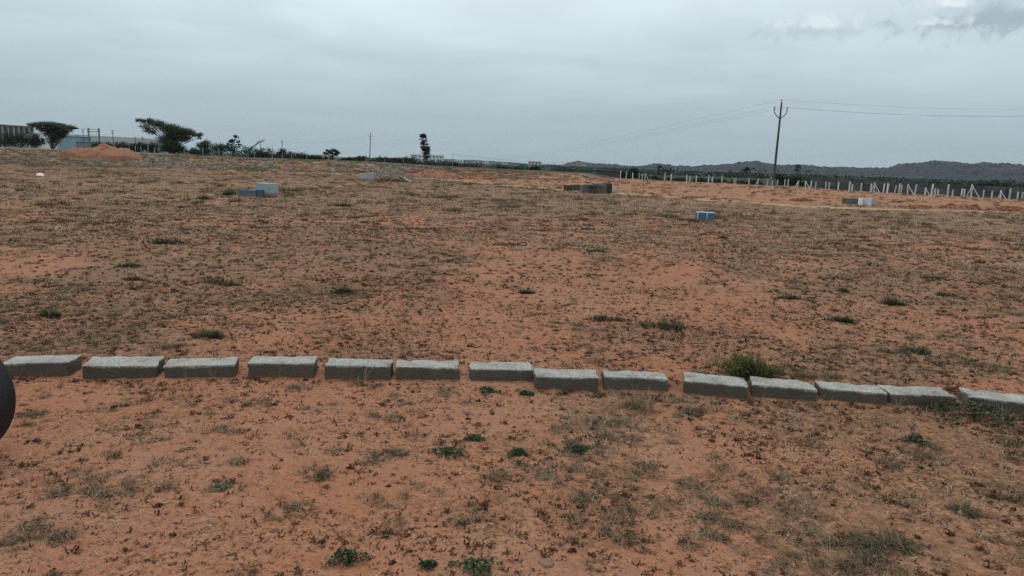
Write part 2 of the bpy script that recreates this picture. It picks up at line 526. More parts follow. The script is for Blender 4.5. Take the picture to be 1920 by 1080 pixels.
# kerb concrete: speckled cast top, side shade painted into the colour along with soil splash
mt, h, p = new_mat('kerb_concrete')
v = objpos(h)
oi = h.n('ShaderNodeObjectInfo')
sc3 = h.vmath('SCALE', oi.outputs['Location']); sc3.node.inputs['Scale'].default_value = 3.0
vv = h.vmath('ADD', v, sc3)
n1 = h.noise(vv, 7, 5, .65); n2 = h.noise(vv, 70, 3, .65); n3 = h.noise(vv, 150, 2, .6)
c = h.mix(h.remap(n1, .3, .7), (.245, .248, .222), (.36, .364, .33))
c = h.mix(h.remap(n2, .50, .62, 0, .85), c, (.10, .098, .082))
c = h.mix(h.remap(n3, .56, .66, 0, .6), c, (.55, .555, .52))
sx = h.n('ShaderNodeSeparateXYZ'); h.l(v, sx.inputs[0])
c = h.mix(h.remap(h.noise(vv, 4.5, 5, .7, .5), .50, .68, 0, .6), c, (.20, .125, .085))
shade_dirt = h.math('ADD', h.math('MULTIPLY', h.math('ADD', n1, n2), .05), sx.outputs[2])      # ragged height mask for the painted side shade and the soil stain
shade_dirt = h.math('SUBTRACT', shade_dirt, .045)
c = h.mix(h.remap(shade_dirt, .084, .072, 0, .92), c, (.070, .058, .044))  # shaded sides painted dark up to the top edge, stain included
c = h.mix(h.remap(shade_dirt, .03, -.01, 0, .7), c, (.13, .068, .045))
h.l(c, p.inputs['Base Color'])
bump(h, p, h.math('ADD', n2, h.math('MULTIPLY', n1, 1.0)), .7, .012)

def painted(name, base, worn):
    mt, h, p = new_mat(name)
    v = objpos(h)
    n1 = h.noise(v, 6, 5, .7); n2 = h.noise(v, 40, 3, .6)
    c = h.mix(h.remap(n1, .45, .75, 0, .7), base, worn)
    c = h.mix(h.remap(n2, .58, .75, 0, .6), c, (.30, .30, .28))
    sp = h.n('ShaderNodeSeparateXYZ'); h.l(v, sp.inputs[0])
    c = h.mix(h.remap(h.math('SUBTRACT', sp.outputs[2], h.math('MULTIPLY', n1, .28)), .06, -.06, 0, .75), c, (.17, .105, .065))
    h.l(c, p.inputs['Base Color']); p.inputs['Roughness'].default_value = .8
    bump(h, p, n2, .3, .01)
painted('blue_paint', (.045, .118, .20), (.11, .19, .27))
painted('lit_blue_paint', (.34, .50, .60), (.48, .58, .63))  # paler copy of the blue, painted where light catches the blocks
painted('pale_cyan_paint', (.26, .335, .345), (.36, .395, .385))

plant_mat('dry_stub', [(.028, .011, .005), (.058, .026, .012), (.105, .052, .026), (.17, .105, .058)], 3)
plant_mat('dry_mat', [(.035, .024, .012), (.10, .073, .042), (.22, .165, .10), (.42, .335, .23)], 2)
plant_mat('litter_dark', [(.020, .008, .004), (.045, .019, .008), (.085, .04, .02)], 3, 0)
plant_mat('litter_pale', [(.22, .14, .09), (.33, .24, .165), (.42, .33, .25)], 3, 0)
plant_mat('olive_grass', [(.025, .022, .010), (.065, .056, .028), (.13, .108, .060), (.30, .245, .16)], 1.2)
plant_mat('straw_field', [(.17, .100, .058), (.31, .203, .132), (.43, .308, .212), (.55, .42, .305)], .7)
plant_mat('green_weed', [(.020, .032, .016), (.038, .066, .030), (.062, .10, .048), (.11, .135, .075)], 6)
plant_mat('green_tuft', [(.018, .022, .009), (.038, .044, .018), (.072, .074, .034), (.17, .14, .08)], 3)
plant_mat('shrub_leaf', [(.034, .046, .014), (.068, .088, .026), (.115, .135, .044), (.21, .19, .09)], 5)
plant_mat('dark_creeper', [(.025, .030, .017), (.045, .052, .028), (.08, .082, .048), (.17, .15, .10)], 5)
plant_mat('acacia_leaf', [(.026, .042, .022), (.046, .070, .034), (.075, .098, .048)], .9, .2)
plant_mat('bush_leaf', [(.012, .024, .013), (.022, .040, .020), (.038, .060, .030)], .6, .15)
plant_mat('pale_bush_leaf', [(.03, .05, .028), (.05, .078, .04), (.075, .10, .055)], .6, .15)
plant_mat('palm_leaf', [(.014, .022, .013), (.026, .038, .02), (.045, .055, .03)], .9, .1)

# ------------------------------------------------------------------ the ground, one sheet from underfoot to the horizon
def build_ground():
    rad = [0.3, .7, 1.2, 1.6]
    while rad[-1] < 26: rad.append(rad[-1] * 1.0052)
    while rad[-1] < 140: rad.append(rad[-1] * 1.011)
    while rad[-1] < 2450: rad.append(rad[-1] * 1.07)
    rad = np.array(rad)
    az = np.concatenate([np.linspace(-180, -46, 40)[:-1], np.linspace(-46, 46, 470), np.linspace(46, 180, 40)[1:-1]])
    A, Rr = np.meshgrid(np.radians(az), rad)
    X = Rr * np.sin(A); Y = Rr * np.cos(A)
    Z = gz(X, Y)
    # extra clods and hoof dents close up
    near = 1 - S((Rr - 12) / 14)
    Z = Z + near * (np.maximum(fbm(X / .11, Y / .11, 61, 3) - .56, 0) * .05 + (fbm(X / .05, Y / .05, 71, 2) - .5) * .006)
    nr, na = X.shape
    co = np.stack([X, Y, Z], 2).reshape(-1, 3)
    ii = np.arange(nr - 1)[:, None] * na; jj = np.arange(na)[None, :]; j2 = (jj + 1) % na
    q = np.stack([ii + jj, ii + j2, ii + na + j2, ii + na + jj], 2).reshape(-1, 4)[:, ::-1]
    ctr = len(co); co = np.vstack([co, [[0, 0, float(gz(0.0, 0.0))]]])
    me = bpy.data.meshes.new('ground')
    nq = len(q); nt = na
    tri = np.stack([np.full(na, ctr), (np.arange(na) + 1) % na, np.arange(na)], 1)
    me.vertices.add(len(co)); me.vertices.foreach_set('co', co.astype(np.float32).ravel())
    me.loops.add(nq * 4 + nt * 3)
    me.loops.foreach_set('vertex_index', np.concatenate([q.ravel(), tri.ravel()]).astype(np.int32))
    me.polygons.add(nq + nt)
    me.polygons.foreach_set('loop_start', np.concatenate([np.arange(nq) * 4, nq * 4 + np.arange(nt) * 3]).astype(np.int32))
    me.polygons.foreach_set('use_smooth', np.ones(nq + nt, bool))
    me.update(calc_edges=True); me.validate()
    x, y = co[:, 0], co[:, 1]; r = np.hypot(x, y)
    t = x / np.maximum(y, 1)
    fd = fence_depth(t)
    vals = dict(cover=cover_mask(x, y), bare=bare_mask(x, y) * (y > 5), track=track_mask(x, y) * (y > 5),
                far=S((r - 9) / 26),
                bank=S((y - 65) / 4) * (1 - S((t + .10) / .1)),
                beyond=np.maximum(S((y - 112) / 12), S((y - fd - 2) / 4) * S((t - .09) / .05)))
    for k, vv in vals.items():
        a = me.attributes.new(k, 'FLOAT', 'POINT'); a.data.foreach_set('value', np.asarray(vv, np.float32))
    me.materials.append(MATS['red_soil'])
    o = bpy.data.objects.new('ground', me); COL.objects.link(o)
    tag(o, 'bare red laterite ground with sparse dry growth reaching to the horizon', None, None, 'structure')
    return o
ground = build_ground()

# ------------------------------------------------------------------ hills on the skyline
mt, h, p = new_mat('hill_scrub')
v = pos(h)
n1 = h.noise(v, .012, 5, .65); n2 = h.noise(v, .07, 5, .7); n3 = h.noise(v, .3, 3, .6)
c = h.mix(h.remap(n2, .35, .65), (.006, .011, .015), (.016, .024, .026))
c = h.mix(h.remap(n3, .5, .7, 0, .5), c, (.027, .036, .034))
sz = h.n('ShaderNodeSeparateXYZ'); h.l(v, sz.inputs[0])
rocky = h.math('MULTIPLY', h.remap(h.math('ADD', n1, h.math('MULTIPLY', n2, .6)), .86, .98), h.remap(sz.outputs[2], 12, 26))
c = h.mix(h.math('MULTIPLY', rocky, .8), c, (.27, .25, .23))
h.l(c, p.inputs['Base Color'])

def hill(name, label, prof, Yr, depth, rough, mat, seed):
    """ridge: heights read from the skyline, rounded off towards its foot"""
    pxs = np.array([q[0] for q in prof], float); pys = np.array([q[1] for q in prof], float)
    top = np.array([at(a, b, Yr) for a, b in zip(pxs, pys)])
    xs = np.linspace(top[0, 0], top[-1, 0], 520)
    zt = np.interp(xs, top[:, 0], top[:, 2])
    ks = np.linspace(-1, 1, 46)
    K, Xg = np.meshgrid(ks, xs, indexing='ij'); ZT = np.broadcast_to(zt, K.shape)
    prof_k = np.cos(K * math.pi / 2) ** 1.3
    Y = Yr + K * depth + (fbm(Xg / 160, K * 2, seed, 3) - .5) * 120
    base = -4
    Z = base + (ZT - base) * prof_k * (1 + .25 * (fbm(Xg / 90, Y / 90, seed + 3, 3) - .5) * (1 - prof_k))
    Z = Z + (fbm(Xg / 11, Y / 11, seed + 5, 3) - .5) * rough * np.clip(prof_k * 3, 0, 1)
    n, mm = K.shape
    vs = np.stack([Xg * (Y / Yr), Y, Z], 2).reshape(-1, 3)
    fs = [(i * mm + j, i * mm + j + 1, (i + 1) * mm + j + 1, (i + 1) * mm + j) for i in range(n - 1) for j in range(mm - 1)]
    o = mesh_obj(name, vs, fs, mat, None, True)
    return tag(o, label, None, None, 'structure')
hill('hill', 'long dark scrub covered ridge behind the fence', [(1010, 322), (1040, 316), (1060, 309), (1085, 304), (1100, 306), (1130, 308), (1170, 312), (1195, 313.5), (1230, 309), (1260, 311.5), (1290, 313), (1340, 310.5), (1370, 309.5),
      (1400, 303.5), (1420, 302.5), (1440, 307), (1460, 310), (1505, 310.5), (1560, 314), (1640, 316), (1665, 315.5), (1685, 308.5), (1720, 306.5), (1755, 302), (1790, 305), (1820, 308.5),
      (1845, 305.5), (1870, 306.5), (1900, 309.5), (1940, 312), (2050, 314), (2300, 326), (2500, 345)], 1400, 260, 9.0, MATS['hill_scrub'], 101)
hill('hill', 'low pale far rise carrying the distant town', [(640, 299), (700, 296), (760, 296), (840, 298.5), (900, 301), (960, 304.5), (1000, 309), (1060, 314), (1150, 322)], 1750, 180, 2.5, MATS['hill_scrub'], 131)

# ------------------------------------------------------------------ scattering of uncountable growth
def variant_collection(name, objs):
    c = bpy.data.collections.new(name)
    for o in objs:
        for uc in list(o.users_collection): uc.objects.unlink(o)
        c.objects.link(o)
    return c
def scatter(name, label, pts, rot, scl, idx, coll):
    me = bpy.data.meshes.new(name)
    n = len(pts)
    me.vertices.add(n); me.vertices.foreach_set('co', np.asarray(pts, np.float32).ravel())
    a = me.attributes.new('rot', 'FLOAT_VECTOR', 'POINT'); a.data.foreach_set('vector', np.asarray(rot, np.float32).ravel())
    a = me.attributes.new('scl', 'FLOAT_VECTOR', 'POINT'); a.data.foreach_set('vector', np.asarray(scl, np.float32).ravel())
    a = me.attributes.new('idx', 'INT', 'POINT'); a.data.foreach_set('value', np.asarray(idx, np.int32))
    o = bpy.data.objects.new(name, me); COL.objects.link(o)
    g = bpy.data.node_groups.new(name, 'GeometryNodeTree')
    g.interface.new_socket('Geometry', in_out='INPUT', socket_type='NodeSocketGeometry')
    g.interface.new_socket('Geometry', in_out='OUTPUT', socket_type='NodeSocketGeometry')
    gi = g.nodes.new('NodeGroupInput'); go = g.nodes.new('NodeGroupOutput')
    ip = g.nodes.new('GeometryNodeInstanceOnPoints'); ci = g.nodes.new('GeometryNodeCollectionInfo')
    ci.inputs['Collection'].default_value = coll
    ci.inputs['Separate Children'].default_value = True; ci.inputs['Reset Children'].default_value = True
    ip.inputs['Pick Instance'].default_value = True
    def na(nm, ty):
        q = g.nodes.new('GeometryNodeInputNamedAttribute'); q.data_type = ty; q.inputs[0].default_value = nm
        return q.outputs[0]
    er = g.nodes.new('FunctionNodeEulerToRotation')
    g.links.new(na('rot', 'FLOAT_VECTOR'), er.inputs[0])
    g.links.new(gi.outputs[0], ip.inputs['Points']); g.links.new(ci.outputs[0], ip.inputs['Instance'])
    g.links.new(na('idx', 'INT'), ip.inputs['Instance Index']); g.links.new(er.outputs[0], ip.inputs['Rotation'])
    g.links.new(na('scl', 'FLOAT_VECTOR'), ip.inputs['Scale']); g.links.new(ip.outputs[0], go.inputs[0])
    md = o.modifiers.new('scatter', 'NODES'); md.node_group = g
    tag(o, label, None, None, 'stuff')
    return o

def disc(n, r, power=.5):
    a = rng.uniform(0, math.tau, n); q = r * rng.uniform(0, 1, n) ** power
    return np.stack([q * np.cos(a), q * np.sin(a), np.zeros(n)], 1)

def tuft_mesh(name, n, rad, ln, wd, lean, curl, mat, power=.5):
    b = disc(n, rad, power)
    vs, fs = blades(b, rng.uniform(0, math.tau, n), rng.uniform(lean[0], lean[1], n), rng.uniform(ln[0], ln[1], n),
                    rng.uniform(wd[0], wd[1], n), rng.uniform(curl[0], curl[1], n))
    return mesh_obj(name, vs, fs, MATS[mat])

def spray_mesh(name, arms, reach, height, leaf, mat, per=5):
    """a low dead plant: short arms creeping outwards, set with curled little leaves"""
    cs = []; bl = []
    for k in range(arms):
        a = rng.uniform(0, math.tau); ln = reach * rng.uniform(.35, 1.0)
        for q in np.linspace(.15, 1, per):
            cs.append([math.cos(a + q * .5) * ln * q + rng.normal() * .004, math.sin(a + q * .5) * ln * q + rng.normal() * .004, height * rng.uniform(.1, 1.0) * (1.1 - q * .7)])
        bl.append((a, ln))
    vs, fs = leaf_quads(np.array(cs), leaf, .35, .55)
    n = len(bl); az = np.array([q[0] for q in bl]); ln = np.array([q[1] for q in bl])
    v2, f2 = blades(np.zeros((n, 3)), az, rng.uniform(1.0, 1.45, n), ln, np.full(n, .003), rng.uniform(0, .2, n))
    off = len(vs)
    return mesh_obj(name, np.vstack([vs, v2]), fs + [tuple(off + i for i in f) for f in f2], MATS[mat])
stubs = [spray_mesh('dead_weed_%02d' % k, random.randint(3, 8), random.uniform(.018, .055), random.uniform(.008, .026), random.uniform(.010, .017), 'dry_stub', random.randint(2, 5)) for k in range(12)]
mats_ = [tuft_mesh('dry_mat_%02d' % k, random.randint(90, 150), random.uniform(.06, .11), (.025, .065), (.0022, .0042), (.85, 1.52), (-.25, .25), 'dry_mat') for k in range(7)]
olive = [tuft_mesh('olive_mat_%02d' % k, random.randint(90, 150), random.uniform(.05, .10), (.018, .045), (.0028, .005), (.75, 1.5), (-.25, .3), 'olive_grass') for k in range(6)]
field = [tuft_mesh('straw_clump_%02d' % k, random.randint(60, 110), random.uniform(.12, .24), (.05, .12), (.006, .012), (.2, 1.35), (-.2, .6), 'straw_field') for k in range(7)]
fdark = [tuft_mesh('brown_clump_%02d' % k, random.randint(40, 80), random.uniform(.06, .16), (.04, .09), (.007, .014), (.2, 1.3), (-.2, .6), 'dry_stub') for k in range(5)]
foliv = [tuft_mesh('olive_clump_%02d' % k, random.randint(60, 110), random.uniform(.10, .22), (.05, .12), (.006, .012), (.2, 1.3), (-.2, .6), 'olive_grass') for k in range(5)]
ldark = [tuft_mesh('litter_dark_%02d' % k, random.randint(2, 5), .012, (.008, .024), (.003, .008), (.9, 1.55), (-.2, .3), 'litter_dark') for k in range(6)]
lpale = [tuft_mesh('litter_pale_%02d' % k, random.randint(1, 4), .015, (.012, .045), (.0018, .0045), (1.2, 1.57), (-.1, .1), 'litter_pale') for k in range(6)]
stalk = [tuft_mesh('dry_stalk_%02d' % k, random.randint(3, 9), random.uniform(.01, .05), (.10, .26), (.0022, .0035), (.0, .7), (.0, .5), 'litter_pale') for k in range(5)]
def clod_mesh(name, mat, r=1.0):
    import bmesh
    bm = bmesh.new(); bmesh.ops.create_icosphere(bm, subdivisions=2, radius=r)
    off = Vector((random.uniform(-9, 9), random.uniform(-9, 9), random.uniform(-9, 9)))
    from mathutils import noise as mn
    sq = Vector((random.uniform(.8, 1.3), random.uniform(.7, 1.1), random.uniform(.5, .8)))
    for vx in bm.verts:
        k = 1 + .45 * mn.noise(vx.co * 1.3 + off) + .2 * mn.noise(vx.co * 3 + off)
        vx.co = Vector((vx.co.x * sq.x, vx.co.y * sq.y, vx.co.z * sq.z)) * k
    me = bpy.data.meshes.new(name); bm.to_mesh(me); bm.free(); me.materials.append(MATS[mat])
    o = bpy.data.objects.new(name, me); COL.objects.link(o)
    return o
pebs = [clod_mesh('pebble_%02d' % k, 'pebble' if k % 2 else 'clod_red') for k in range(6)]
rclod = [clod_mesh('red_clod_%02d' % k, 'clod_red') for k in range(5)]
gclod = [clod_mesh('grey_rubble_%02d' % k, 'rubble_grey') for k in range(5)]
C_STUB = variant_collection('stub_variants', stubs); C_MAT = variant_collection('mat_variants', mats_); C_OLV = variant_collection('olive_variants', olive)
C_FIELD = variant_collection('field_variants', field); C_FD = variant_collection('field_dark_variants', fdark); C_FO = variant_collection('field_olive_variants', foliv)
C_LD = variant_collection('litter_dark_variants', ldark); C_LP = variant_collection('litter_pale_variants', lpale); C_ST = variant_collection('stalk_variants', stalk)
C_PEB = variant_collection('pebble_variants', pebs); C_RC = variant_collection('red_clod_variants', rclod); C_GC = variant_collection('grey_clod_variants', gclod)

KERB_LINE = np.array([flat_hit(a, b, 0.0) for a, b in [(-200, 702), (0, 702), (150, 707), (300, 711), (460, 708), (610, 710), (740, 713), (880, 716), (1003, 729), (1130, 729), (1280, 740), (1410, 748), (1540, 755), (1670, 760), (1815, 765), (2100, 785)]])
def clear_of_kerb(x, y, lo=-.02, hi=.17):
    yk = np.interp(x, KERB_LINE[:, 0], KERB_LINE[:, 1])
    return (y < yk + lo) | (y > yk + hi)

def ring_points(n, r0, r1, half=44):
    """even over the area of a wedge in front of the camera"""
    a = np.radians(rng.uniform(-half, half, n)); r = np.sqrt(rng.uniform(r0 ** 2, r1 ** 2, n))
    return r * np.sin(a), r * np.cos(a)
def area(r0, r1, half=44): return math.radians(2 * half) / 2 * (r1 ** 2 - r0 ** 2)
def put(name, label, coll, nvar, dens, r0, r1, prob, smin, smax, sink=0.0, tilt=.15, zs=(.8, 1.2), gz_f=None, kerb=True, ln=False):
    n = int(dens * area(r0, r1))
    x, y = ring_points(n, r0, r1)
    keep = rng.uniform(0, 1, n) < prob(x, y)
    if kerb: keep &= clear_of_kerb(x, y)
    x, y = x[keep], y[keep]; n = len(x)
    s = rng.uniform(smin, smax, n) if not ln else smin * (smax / smin) ** rng.uniform(0, 1, n) ** 1.8
    z = gz(x, y) - sink * s
    rot = np.stack([rng.uniform(-tilt, tilt, n), rng.uniform(-tilt, tilt, n), rng.uniform(0, math.tau, n)], 1)
    sc = np.stack([s, s, s * rng.uniform(zs[0], zs[1], n)], 1)
    return scatter(name, label, np.stack([x, y, z], 1), rot, sc, rng.integers(0, nvar, n), coll)

def patch(x, y, s, sx, lo, hi): return S((fbm(x / sx, y / sx, s, 3) - lo) / (hi - lo))
behind = lambda x, y: S((y - np.interp(x, KERB_LINE[:, 0], KERB_LINE[:, 1])) / .3)
no_bare = lambda x, y: (1 - .92 * bare_mask(x, y)) * (1 - .9 * track_mask(x, y))

# close range
put('dead_weeds', 'small dark dead weeds dotted over the near soil', C_STUB, 12, 430, 1.9, 9,
    lambda x, y: np.clip(.12 + .55 * patch(x, y, 81, .45, .42, .68) + .35 * behind(x, y), 0, 1) * (.30 + .70 * cover_mask(x, y)), .45, 1.35)
put('dry_grass', 'matted grey dry grass patches on the near soil', C_MAT, 7, 135, 1.9, 9,
    lambda x, y: (1 - .55 * behind(x, y)) * patch(x, y, 83, .6, .47, .66) * (.15 + .85 * cover_mask(x, y)), .35, .95)
put('olive_grass', 'flat olive creeping grass patches on the near soil', C_OLV, 6, 48, 1.9, 9,
    lambda x, y: (1 - .6 * behind(x, y)) * patch(x, y, 87, .5, .56, .70) * (.2 + .8 * cover_mask(x, y)), .4, 1.0)
put('litter', 'fine dark plant litter strewn on the near soil', C_LD, 6, 900, 1.9, 10,
    lambda x, y: .18 + .82 * patch(x, y, 91, .7, .40, .65) * (.3 + .7 * cover_mask(x, y)), .5, 1.5, kerb=True)
put('straw_litter', 'fine pale straw bits strewn on the near soil', C_LP, 6, 520, 1.9, 12,
    lambda x, y: .10 + .9 * patch(x, y, 93, .8, .42, .66) * (.2 + .8 * cover_mask(x, y)), .5, 1.4, kerb=True)
put('dry_stalks', 'thin dry stalks standing here and there', C_ST, 5, 5, 2.2, 14,
    lambda x, y: cover_mask(x, y), .5, 1.1)
put('pebbles', 'small brown pebbles and crumbs on the near soil', C_PEB, 6, 110, 1.9, 10,
    lambda x, y: .25 + .5 * patch(x, y, 97, 1.2, .4, .6), .004, .022, ln=True)
def kerb_prob(x, y):
    yk = np.interp(x, KERB_LINE[:, 0], KERB_LINE[:, 1])
    return np.exp(-((y - yk + .06) / .07) ** 2) * (.25 + .75 * patch(x, y, 131, .5, .4, .62))
put('kerb_weeds', 'dead weeds caught along the foot of the kerb row', C_STUB, 12, 420, 4.2, 9, kerb_prob, .6, 1.5)
put('kerb_straw', 'dry stalks standing along the foot of the kerb row', C_ST, 5, 60, 4.2, 9, kerb_prob, .3, .75)
# middle distance
put('dead_weeds', 'small dark dead weeds covering the middle of the field', C_STUB, 12, 125, 9, 34,
    lambda x, y: (1 - .9 * S((np.hypot(x, y) - 15) / 17)) * np.clip(.55 + .45 * patch(x, y, 81, .8, .40, .66), 0, 1) * (.5 + .5 * cover_mask(x, y)), .8, 1.9)
put('dry_grass', 'matted dry grass patches in the middle of the field', C_MAT, 7, 26, 9, 26,
    lambda x, y: patch(x, y, 83, .6, .48, .68) * (.2 + .8 * cover_mask(x, y)), .5, 1.2)
put('olive_grass', 'olive creeping grass patches in the middle of the field', C_OLV, 6, 9, 9, 24,
    lambda x, y: patch(x, y, 87, .9, .54, .70) * (.2 + .8 * cover_mask(x, y)), .6, 1.4)
# far half of the field
put('straw_stubble', 'dry straw stubble over the far half of the field', C_FIELD, 7, 11, 12, 72,
    lambda x, y: (.25 + .75 * S((np.hypot(x, y) - 12) / 18)) * np.clip(.55 + .45 * patch(x, y, 101, 3.0, .36, .60), 0, 1) * no_bare(x, y), .5, 1.3, zs=(.5, .9))
put('brown_stubble', 'dark brown dead growth over the far half of the field', C_FD, 5, 4.0, 16, 72,
    lambda x, y: np.clip(.30 + .6 * patch(x, y, 103, 1.8, .45, .65), 0, 1) * no_bare(x, y), .5, 1.5, zs=(.5, .9))
put('olive_stubble', 'olive green low growth over the far half of the field', C_FO, 5, 2.0, 22, 75,
    lambda x, y: patch(x, y, 107, 2.0, .50, .68) * (1 - .8 * bare_mask(x, y)), .7, 1.9)
tleft = lambda x, y: 1 - S((x / np.maximum(y, 1) + .02) / .1)
put('bank_growth', 'olive and grey rank growth on the earth bank', C_FO, 5, 2.2, 66, 112,
    lambda x, y: tleft(x, y) * (.3 + .7 * patch(x, y, 111, 4, .4, .6)) + .08, 1.2, 2.8, zs=(.45, .9))
put('bank_straw', 'dry straw growth on the earth bank', C_FIELD, 7, 1.6, 66, 112,
    lambda x, y: tleft(x, y) * (.2 + .8 * patch(x, y, 113, 4, .4, .6)) + .06, 1.0, 2.4, zs=(.5, .9))
put('rubble', 'grey rubble and stones strewn on the earth bank', C_GC, 5, .9, 66, 105,
    lambda x, y: tleft(x, y) * patch(x, y, 117, 7, .48, .62), .06, .38, ln=True)
put('soil_clods', 'red soil clods strewn over the scraped ground', C_RC, 5, 1.0, 36, 105,
    lambda x, y: np.clip(bare_mask(x, y) * (.1 + .9 * patch(x, y, 119, 5, .50, .66)) + tleft(x, y) * (y > 64) * .35 * patch(x, y, 121, 5, .5, .64), 0, 1), .05, .24, ln=True)

# ------------------------------------------------------------------ kerb stones in a bent row
ORD = ['first', 'second', 'third', 'fourth', 'fifth', 'sixth', 'seventh', 'eighth', 'ninth', 'tenth', 'eleventh', 'twelfth', 'thirteenth', 'fourteenth',
       'fifteenth', 'sixteenth', 'seventeenth', 'eighteenth', 'nineteenth', 'twentieth'] + ['twenty-' + q for q in
       ('first', 'second', 'third', 'fourth', 'fifth', 'sixth', 'seventh', 'eighth', 'ninth')] + ['thirtieth'] + ['thirty-' + q for q in
       ('first', 'second', 'third', 'fourth', 'fifth', 'sixth', 'seventh', 'eighth', 'ninth')]
def kerb_stone(p0, p1, ztop, label, tiltx=0.0):
    import bmesh
    from mathutils import noise as mn
    ztop = ztop * .74
    settle = ztop - .085
    a = flat_hit(p0[0], p0[1], ztop); b = flat_hit(p1[0], p1[1], ztop)
    L = math.hypot(b[0] - a[0], b[1] - a[1]); ang = math.atan2(b[1] - a[1], b[0] - a[0])
    dep, below = .22, .14
    ztop = .085
    bm = bmesh.new(); bmesh.ops.create_cube(bm, size=1.0)
    H = ztop + below
    for vx in bm.verts: vx.co = Vector((vx.co.x * L, vx.co.y * dep, vx.co.z * H))
    bmesh.ops.bevel(bm, geom=list(bm.edges), offset=.007, segments=2, affect='EDGES', profile=.6)
    for ax, step in ((0, .045), (1, .05), (2, .05)):
        ln = (L, dep, H)[ax]; k = int(ln / step)
        for i in range(1, k):
            co = Vector((0, 0, 0)); co[ax] = -ln / 2 + ln * i / k
            no = Vector((0, 0, 0)); no[ax] = 1
            bmesh.ops.bisect_plane(bm, geom=list(bm.verts) + list(bm.edges) + list(bm.faces), plane_co=co, plane_no=no)
    off = Vector((random.uniform(-50, 50), random.uniform(-50, 50), 0))
    for vx in bm.verts:
        c = vx.co
        k = mn.noise(c * 9 + off) * .0035 + mn.noise(c * 34 + off) * .003
        e = sum(1 for ax, hl in ((0, L / 2), (1, dep / 2), (2, H / 2)) if abs(abs(c[ax]) - hl) < .01)
        chip = max(0, mn.noise(c * 13 + off * 2) - .18) * .042 if e >= 2 else 0
        vx.co = c * (1 - chip / max(c.length, .05)) + vx.normal * k
        vx.co.z += H / 2 - below
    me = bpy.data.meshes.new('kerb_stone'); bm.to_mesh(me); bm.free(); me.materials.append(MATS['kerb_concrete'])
    o = bpy.data.objects.new('kerb_stone', me); COL.objects.link(o)
    cx, cy = (a[0] + b[0]) / 2 - math.sin(ang) * dep / 2, (a[1] + b[1]) / 2 + math.cos(ang) * dep / 2
    o.location = (cx, cy, settle); o.rotation_euler = (tiltx, random.uniform(-.022, .022), ang)
    tag(o, label, 'kerb stone', 'grey kerb stones laid in a bent row')
    return o
KERBS = [((0, 681), (129, 680.5), .115), ((153, 685), (293, 683), .115), ((305, 687), (440, 684), .11), ((463, 682.5), (589, 681.5), .135), ((608, 686), (733, 687.5), .12),
         ((742, 689.5), (862, 689), .115), ((881, 692), (1000, 693.5), .11), ((1003, 705), (1124, 709), .115), ((1133, 707), (1254, 712.5), .105), ((1283, 713), (1403, 724), .12),
         ((1411, 720.5), (1533, 731), .115), ((1540, 728.5), (1665, 739), .11), ((1671, 737.5), (1795, 743), .11), ((1815, 743), (1945, 757), .11)]
for k, (a, b, z) in enumerate(KERBS):
    if k == 0: lb = 'grey concrete kerb stone half hidden by the black tyre, first of the row'
    elif k == 3: lb = 'grey kerb stone standing higher than its neighbours, fourth from the black tyre'
    elif k == 7: lb = 'grey kerb stone set nearer the camera than its neighbours, eighth from the black tyre'
    elif k == 10: lb = 'grey kerb stone in front of the green shrub, eleventh from the black tyre'
    elif k == 13: lb = 'grey kerb stone cut by the frame behind the dark creeping plant, last of the row'
    else: lb = 'grey concrete kerb stone, %s of the row counted from the black tyre' % ORD[k]
    kerb_stone(a, b, z, lb, R(random.uniform(-3.5, 3.5)))

